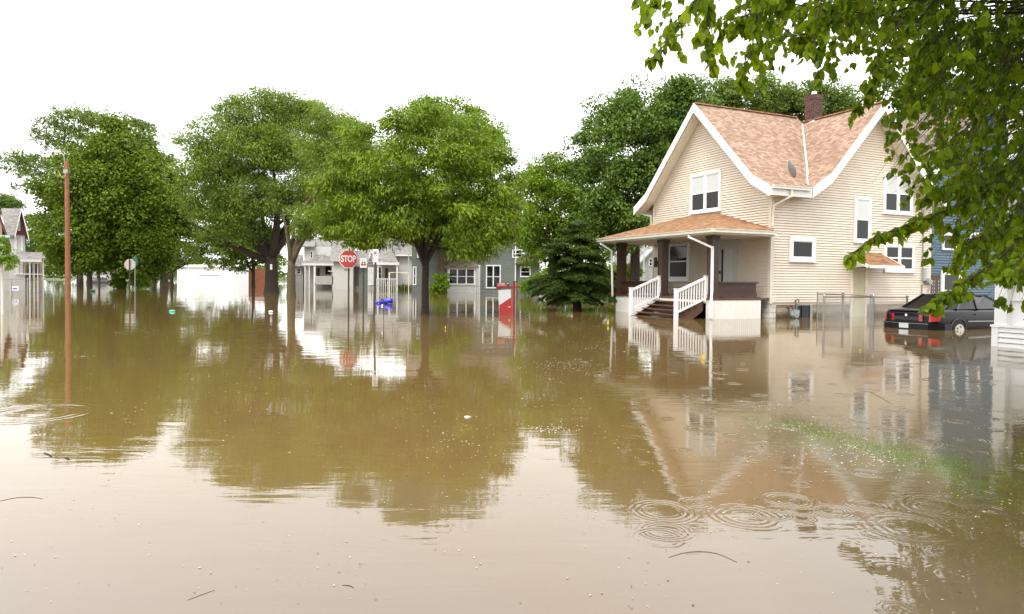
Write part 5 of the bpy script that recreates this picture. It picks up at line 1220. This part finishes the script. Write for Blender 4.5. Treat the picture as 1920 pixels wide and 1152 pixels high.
# back of the second stop sign
D = 60; c = W(243, 496.3, D); S = thing('traffic_sign', (c.x, D, 0), 'pale back of an octagonal sign in front of the maple trunk', 'sign'); r = 10.9*D/1280
m = MB(); m.extrude([(x, .04, z+c.z) for x, z in octagon(r)], (0, .02, 0)); m.build('plate', M['alum'], S)
m = MB(); m.box(-.05, .05, -.03, .04, -.5, c.z+r*.85); m.build('post', M['post'], S)
D = 61; c = W(253, 500, D); S = thing('sign_pole', (c.x, D, 0), 'thin pole with edge-on green blade right of the octagonal sign', 'sign')
m = MB(); m.tube([(0,0,-.5), (0,0,c.z+.9)], .05, 6); m.build('post', M['metal'], S); m = MB(); m.box(-.03, .03, -.4, .4, c.z+.1, c.z+.8); m.build('blade', M['green'], S)
# street name sign at the left edge
D = 33; cc = W(5, 450, D); S = thing('street_sign', (cc.x, D, 0), 'green street name sign on a pale pole at the left edge', 'sign'); k = D/1280
m = MB(); m.tube([(0,0,-.4), (0,0,W(5,470,D).z)], .035, 8); m.build('pole', M['lamp'], S)
z0, z1 = W(5,447,D).z, W(5,440.5,D).z
m = MB(); m.box(-22*k, 3.6*k, -.01, .01, z0, z1); p_ = m.build('blade', M['green'], S); m = MB(); m.box(4.2*k, 15*k, -.01, .01, z0, z1); p2 = m.build('blade', M['green'], S)
text_obj('ST', 6.4*k, 'letters', M['white'], p_, Matrix.Translation((-.4*k, -.013, (z0+z1)/2)) @ FACE, .001, .004)
text_obj('NW', 5.0*k, 'letters', M['white'], p2, Matrix.Translation((9.6*k, -.013, (z0+z1)/2)) @ FACE, .001, .004)
m = MB(); z2, z3 = W(5,457.5,D).z, W(5,449,D).z; m.box(-.012, .012, -.35, .35, z2, z3); m.box(.015, 4.6*k, -.01, .01, z2, z3); m.build('cross_blade', M['dgreen'], S)
T = thing('young_tree', (W(2, 480, 24).x, 24, 0), 'pale green sapling leaves at the left edge on the slim white stake', 'tree')
crown('crown', px_lobes(T.location, 24, [(2,482,9),(10,486,8),(18,490,7),(-6,470,10),(22,497,5),(4,462,5),(0,450,5),(-12,490,10),(27,500,4)], .8, .9), 1500, M['lf_bright'], T, L=.13, cr=.12, per=12, seed=3, droop=.9, Wf=.4)
m = MB(); x = W(4,500,24).x-T.location.x; m.tube([(x,0,-.5), (x,0,1.2), (x-.03,0,2.2)], [.05,.045,.03], 8); m.build('trunk', M['lamp'], T)
# utility pole
D = 45.3; c = W(125, 303, D); S = thing('utility_pole', (c.x, D, 0), 'tall orange-brown wooden utility pole with a street lamp', 'pole')
m = MB(); m.tube([(.06,0,-.6), (.04,0,3), (0,0,c.z)], [.165,.15,.125], 14); m.build('pole', M['pole'], S)
k = D/1280; m = MB(); arm = [(-.13,0,c.z-.3), (-2.5*k-.05,0,c.z+4*k), (-6*k,0,c.z+12*k), (-10*k,0,c.z+15.5*k), (-12*k,0,c.z+15.5*k)]; m.tube(arm, .03, 6); A_ = m.build('lamp_arm', M['metal'], S)
m = MB(); hd = Vector((-17*k, 0, c.z+17*k)); pr_ = [(.01,-6.5*k), (2.2*k,-5*k), (3.0*k,-2*k), (2.6*k,2*k), (1.2*k,6*k), (.01,7*k)]; m.lathe(pr_, (hd.x, hd.y, hd.z), 12, 'x'); m.build('lamp_head', M['lamp'], A_, smooth=True)
m = MB(); m.box(-.15, .15, -.15, .15, c.z-1.15*.7, c.z-.55); m.build('collar', M['metal'], S)
m = MB(); m.tube([(.02,-.15,c.z-.7), (.02,-.2,c.z-1.0), (-.12,-.2,c.z-1.12), (-.3,-.2,c.z-.95), (-.42,-.2,c.z-.65)], .018, 6); m.build('cable_loop', M['yellowpipe'], S)
m = MB(); pts = [(-.15 - 20*t, 6*t, c.z-.28 - 1.2*t - 1.2*math.sin(math.pi*t)*.5) for t in [i/10 for i in range(11)]]; m.tube(pts, .012, 4); m.build('service_wire', M['metal'], S)
# white arbor frame
D = 62; b = W(730, 530, D); S = thing('white_arbor', (b.x, D, 0), 'thin white frame of post and crossbar in front of the white house', 'arbor'); z1 = W(730,512,D).z; k = D/1280
m = MB(); m.box(-1.3*k, 1.3*k, -.04, .04, -.5, z1); m.build('post', M['cream'], S); m = MB(); m.box(-1.3*k, 37*k, -.03, .03, z1, z1+1.4*k); m.build('crossbar', M['cream'], S); m = MB(); m.box(35.5*k, 36.8*k, -.03, .03, -.5, z1-.0); m.build('post', M['cream'], S)
S = thing('metal_pole', (W(766,530,64).x, 64, 0), 'slim bare metal pole beside the white arbor', 'pole'); m = MB(); m.tube([(0,0,-.5), (0,0,W(766,428,64).z)], .045, 8); m.build('pole', M['alum'], S)
# notice on the trunk
c = W(511.6, 501, 59); k = 59/1280; S = thing('trunk_notice', (c.x, 58.6, c.z), 'narrow white notice nailed to the dark locust trunk', 'notice'); MB().box(-2*k, 2*k, -.02, .0, -5*k, 5*k).build('board', M['white'], S)
MB().box(-1.2*k, 1.2*k, -.024, -.02, 1.2*k, 1.8*k).build('print', M['red'], S)
# little yard signs
for px, py, D, w_, h_, lab in ((29.5, 541, 47, 12, 8, 'small purple and white yard sign leaning by the chain-link fence'), (147, 527, 105, 10, 6.5, 'small white yard sign far off right of the utility pole')):
    c = W(px, py, D); k = D/1280; S = thing('yard_sign', (c.x, D, 0), lab, 'sign'); m = MB(); m.box(-w_/2*k, w_/2*k, -.02, 0, c.z-h_/2*k, c.z+h_/2*k); p_ = m.build('board', M['white'], S)
    mm = base_mat('violet_print', (.12, .08, .35), .5)[0]; m = MB(); m.box(-w_*.42*k, w_*.3*k, -.024, -.02, c.z-h_*.25*k, c.z+h_*.1*k); m.build('print', mm, p_)
    m = MB(); m.tube([(-w_*.5*k, 0, -.4), (-w_*.5*k, 0, c.z+h_/2*k)], .015, 5); m.build('leg', M['metal'], S); m = MB(); m.tube([(w_*.5*k, 0, -.4), (w_*.5*k, 0, c.z+h_/2*k)], .015, 5); m.build('leg', M['metal'], S)

# ================================================================ chain-link fences
def mesh_panel(a, b, z0, z1, pitch, r):
    a, b = Vector(a), Vector(b); L = (b-a).length; d = (b-a)/L; Hh = z1-z0; m = MB(); n = int((L+Hh)/pitch)
    nrm = d.cross(Vector((0,0,1)))*.002
    for k in range(n):
        for sgn in (1, -1):
            s0 = k*pitch - (Hh if sgn > 0 else 0); s1 = s0 + sgn*Hh if sgn > 0 else s0-Hh
            # line from (s0,z0) to (s1,z1)
            pa, pb = (s0, z0), (s1, z1)
            if sgn < 0: pa, pb = (k*pitch, z0), (k*pitch-Hh, z1)
            def cl(p, q, lim):
                t = (lim-p[0])/(q[0]-p[0]); return (lim, p[1]+t*(q[1]-p[1]))
            lo, hi = (pa, pb) if pa[0] < pb[0] else (pb, pa)
            if hi[0] <= 0 or lo[0] >= L: continue
            if lo[0] < 0: lo = cl(lo, hi, 0)
            if hi[0] > L: hi = cl(lo, hi, L)
            p = a+d*lo[0]+nrm*sgn; q = a+d*hi[0]+nrm*sgn; p.z = lo[1]; q.z = hi[1]
            if (q-p).length > .02: m.tube([p, q], r, 3, False)
    return m
def fence(name, label, cat, pts, tops, parts, pitch=.07, wr=.0022, pr=.03, bot=-.1, group=None):
    o = Vector(pts[0]); o.z = 0; S = thing(name, o, label, cat, 0, group)
    P_ = [Vector(p)-o for p in pts]
    for p, t in zip(P_, tops):
        m = MB(); m.tube([(p.x,p.y,-.5), (p.x,p.y,t)], pr, 8); m.lathe([(pr*1.25,t-.06), (pr*1.25,t), (pr*.8,t+.03), (.003,t+.045)], (p.x,p.y,0), 8); m.build('post', M['metal'], S)
    for i in range(len(P_)-1):
        a, b = P_[i].copy(), P_[i+1].copy(); za, zb = tops[i]-.05, tops[i+1]-.05; a.z, b.z = za, zb
        m = MB(); m.tube([a, b], .018, 6); m.build('top_rail', M['rust'] if parts == 'rusty' else M['metal'], S)
        mesh_panel((a.x,a.y,0), (b.x,b.y,0), bot, min(za,zb), pitch, wr).build('wire_mesh', M['metal'], S)
    return S
w3 = lambda px, D: Vector((W(px, 600, D).x, D, 0))
fence('chain_link_fence', 'near chain-link run with thick posts ending beside the black car', 'fence', [w3(1544.5,21.6), w3(1637,22.1), w3(1700,22.4)], [.98,.98,.98], 'rusty', pitch=.085, wr=.0042, pr=.036)
fence('chain_link_gate', 'chain-link gate before the cream side door', 'gate', [w3(1581,24.6), w3(1632,23.5)], [1.02,.98], 'metal', pitch=.085, wr=.0038, pr=.026)
fence('chain_link_fence', 'short chain-link run from the house wall toward the gate', 'fence', [w3(1532,26.6), w3(1579,24.7)], [1.0,1.02], 'metal', pitch=.085, wr=.0038, pr=.026)
fence('chain_link_fence', 'long pale chain-link fence in front of the porch house at the left', 'fence', [w3(-20,44), w3(22,45), w3(52,45.6), w3(80,46.2), w3(101,46.6)], [1.15,1.15,1.16,1.16,1.2], 'metal', pitch=.22, wr=.006, pr=.035)
S = fence('wire_fence', 'thin dark wire fence across the front of the grey house', 'fence', [w3(696,66), w3(758,66), w3(820,66), w3(888,66), w3(925,66)], [.75,.75,.75,.75,.75], 'rusty', pitch=.35, wr=.004, pr=.025)

# ================================================================ things afloat
c = G(714, 567.5); c = Vector((c.x, 37.5, 0)); c.x = W(720,560,37.5).x; k = 37.5/1280
S = thing('floating_bin', c, 'bright blue plastic bin floating on its side behind the thin stake', 'bin')
m = MB(); m.tube([(-17*k,0,.06), (-14*k,0,.05), (-11*k,.02,.08), (-5*k,0,.10), (2*k,0,.13), (12*k,-.02,.16), (15.5*k,-.02,.17)], [.03,.10,.05,.12,.13,.15,.13], 12); m.build('body', M['bluebin'], S, smooth=True)
m = MB(); m.tube([(15.5*k,-.02,.17), (16.4*k,-.02,.17)], .165, 12); m.build('lid', M['bluebin'], S)
def floater(name, px, py, w_, h_, mat, lab, cat, prof=None):
    p = G(px, py); k = p.y/1280; S = thing(name, p, lab, cat)
    m = MB(); m.tube([(-w_/2*k,0,h_*.3*k), (-w_*.35*k,0,h_*.35*k), (w_*.2*k,.01,h_*.4*k), (w_*.38*k,0,h_*.35*k), (w_/2*k,0,h_*.3*k)], [h_*.3*k, h_*.5*k, h_*.5*k, h_*.3*k, h_*.2*k], 10); m.build('body', M[mat], S, smooth=True)
    return S
M['mint'] = plain('mint_plastic', (.08, .55, .38), .3)
floater('floating_bottle', 323, 585, 11, 4, 'mint', 'mint green bottle afloat left of centre', 'bottle')
floater('floating_can', 174, 547, 10, 5, 'dgreen', 'dark green tub afloat right of the utility pole', 'tub')
floater('floating_bottle', 508, 586, 8, 4, 'white', 'small white bottle afloat below the thick locust trunk', 'bottle')
floater('floating_cup', 876, 783, 10, 3, 'white', 'white scrap of foam floating mid water', 'litter')
def standing_leaf(px, py, w_, h_, lab):
    p = G(px, py+h_/2); k = p.y/1280; S = thing('yellow_leaf', p, lab, 'leaf')
    m = MB(); m.add([(0,0,-.002), (w_*k*.5,-.01,h_*k*.45), (w_*k*.1,0,h_*k), (-w_*k*.5,.01,h_*k*.5)], [(0,1,2,3)]); m.add([(0,.004,-.002), (w_*k*.5,-.006,h_*k*.45), (w_*k*.1,.004,h_*k), (-w_*k*.5,.014,h_*k*.5)], [(3,2,1,0)]); m.build('blade', M['yellow'], S)
standing_leaf(1318, 669, 8, 10, 'round yellow leaf upright on the water below the step rails')
standing_leaf(1140, 605, 4, 11, 'slim yellow leaf upright on the water left of the porch')
standing_leaf(835, 614, 2.4, 7, 'tiny yellow leaf upright on the water below the ash')
standing_leaf(1613, 656, 3, 5, 'tiny yellow leaf upright on the water below the side door')
def twig(pts, r, lab, mat='bark'):
    q = [G(*p) for p in pts]; o = q[0].copy(); S = thing('floating_twig', o, lab, 'twig')
    m = MB(); qq = []
    for i in range(len(q)-1):
        p0, p1, p2, p3 = q[max(i-1,0)], q[i], q[i+1], q[min(i+2,len(q)-1)]
        for t in (0, .25, .5, .75): qq.append(.5*((2*p1) + (-p0+p2)*t + (2*p0-5*p1+4*p2-p3)*t*t + (-p0+3*p1-3*p2+p3)*t**3))
    qq.append(q[-1]); m.tube([a-o+Vector((0,0,.001)) for a in qq], [r*.6*(1.1-.5*abs(2*i/(len(qq)-1)-1)) for i in range(len(qq))], 6); m.build('stem', M[mat], S); return S
twig([(1254,1046),(1280,1038),(1312,1035),(1345,1039),(1382,1055)], .0035, 'long curved twig afloat near the bottom right', 'bark_l')
twig([(83,850),(90,853),(97,857)], .012, 'short dark stick afloat at the left'); twig([(122,859),(127,861),(130,862)], .014, 'stubby dark stick right of the longer one at the left')
twig([(0,940),(30,934),(60,933),(80,936)], .003, 'thin pale twig afloat at the left edge', 'bark_l')
twig([(352,1126),(378,1116),(403,1107)], .002, 'fine straw afloat near the bottom', 'bark_l')
twig([(642,1098),(655,1099),(663,1103)], .003, 'little dark twig afloat near the bottom centre')
twig([(1630,735),(1650,745),(1670,757)], .004, 'thin dark stem lying below the reflected windows')
twig([(1628,1060),(1634,1064),(1640,1067)], .003, 'crumb of bark afloat right of the curved twig')
# leaf litter: countless specks
def litter():
    r = np.random.default_rng(99)
    def pts(n, y0, y1, pw=1.0, x0=0, x1=1920):
        py = y0 + (y1-y0)*r.random(n)**pw; px = r.uniform(x0, x1, n)
        f = np.sin(px*.011+py*.013)+np.sin(px*.023-py*.031+1.3)+r.normal(size=n)*.9
        keep = f > .35; return px[keep], py[keep]
    V = []
    def put(px, py, smin, smax, z=.003):
        for a, b in zip(px, py):
            p = G(a, b); s = smin+(smax-smin)*r.random()**2; an = r.uniform(0, 6.28); e = r.uniform(.22, .7)
            c, si = math.cos(an), math.sin(an); q = []
            for i in range(4):
                t = i*math.pi/2; x, y = s*math.cos(t), s*e*math.sin(t); q.append((p.x+x*c-y*si, p.y+x*si+y*c, z+r.uniform(0,.25)*s*(i % 2)))
            V.append(q)
    put(*pts(2600, 600, 860, 1.0), .006, .018); put(*pts(1100, 640, 1000, 1, 800, 1920), .005, .014); put(*pts(420, 850, 1150), .003, .011); put(*pts(700, 580, 660, 1, 560, 1500), .012, .035)
    o = big_mesh('floating_litter', np.array(V), 4, M['litter'], None); tag(o, 'scattered pale leaf specks drifting on the brown water', 'litter', kind='stuff')
    V.clear(); put(*pts(260, 830, 1150), .004, .010, .0025); o = big_mesh('floating_bark', np.array(V), 4, M['litter_dark'], None); tag(o, 'dark crumbs of bark drifting on the water', 'litter', kind='stuff')
    V.clear()
    for cx, cy, w_, n in ((1050,685,44,130),(1095,680,20,50),(1120,703,16,40),(283,622,26,60),(224,625,14,30),(155,668,16,30),(600,572,60,120),(1030,806,34,70),(1430,757,30,60),(1500,800,70,70),(1560,832,80,80),(1620,855,70,60),(1320,745,30,50),(1110,654,16,24),(1660,868,80,50),(877,783,10,14),(640,570,60,90),(930,590,80,90)):
        for _ in range(n):
            p = G(cx+r.normal()*w_*.7, cy+r.normal()*w_*.16); s = r.uniform(.002,.007)*(1+p.y/10)
            V.append([(p.x-s,p.y,.003), (p.x,p.y-s*.6,.003), (p.x+s,p.y,.004), (p.x,p.y+s*.6,.003)])
    o = big_mesh('foam_flecks', np.array(V), 4, M['foam'], None); tag(o, 'white bubbles and foam flecks gathered in drifts', 'foam', kind='stuff')
litter()
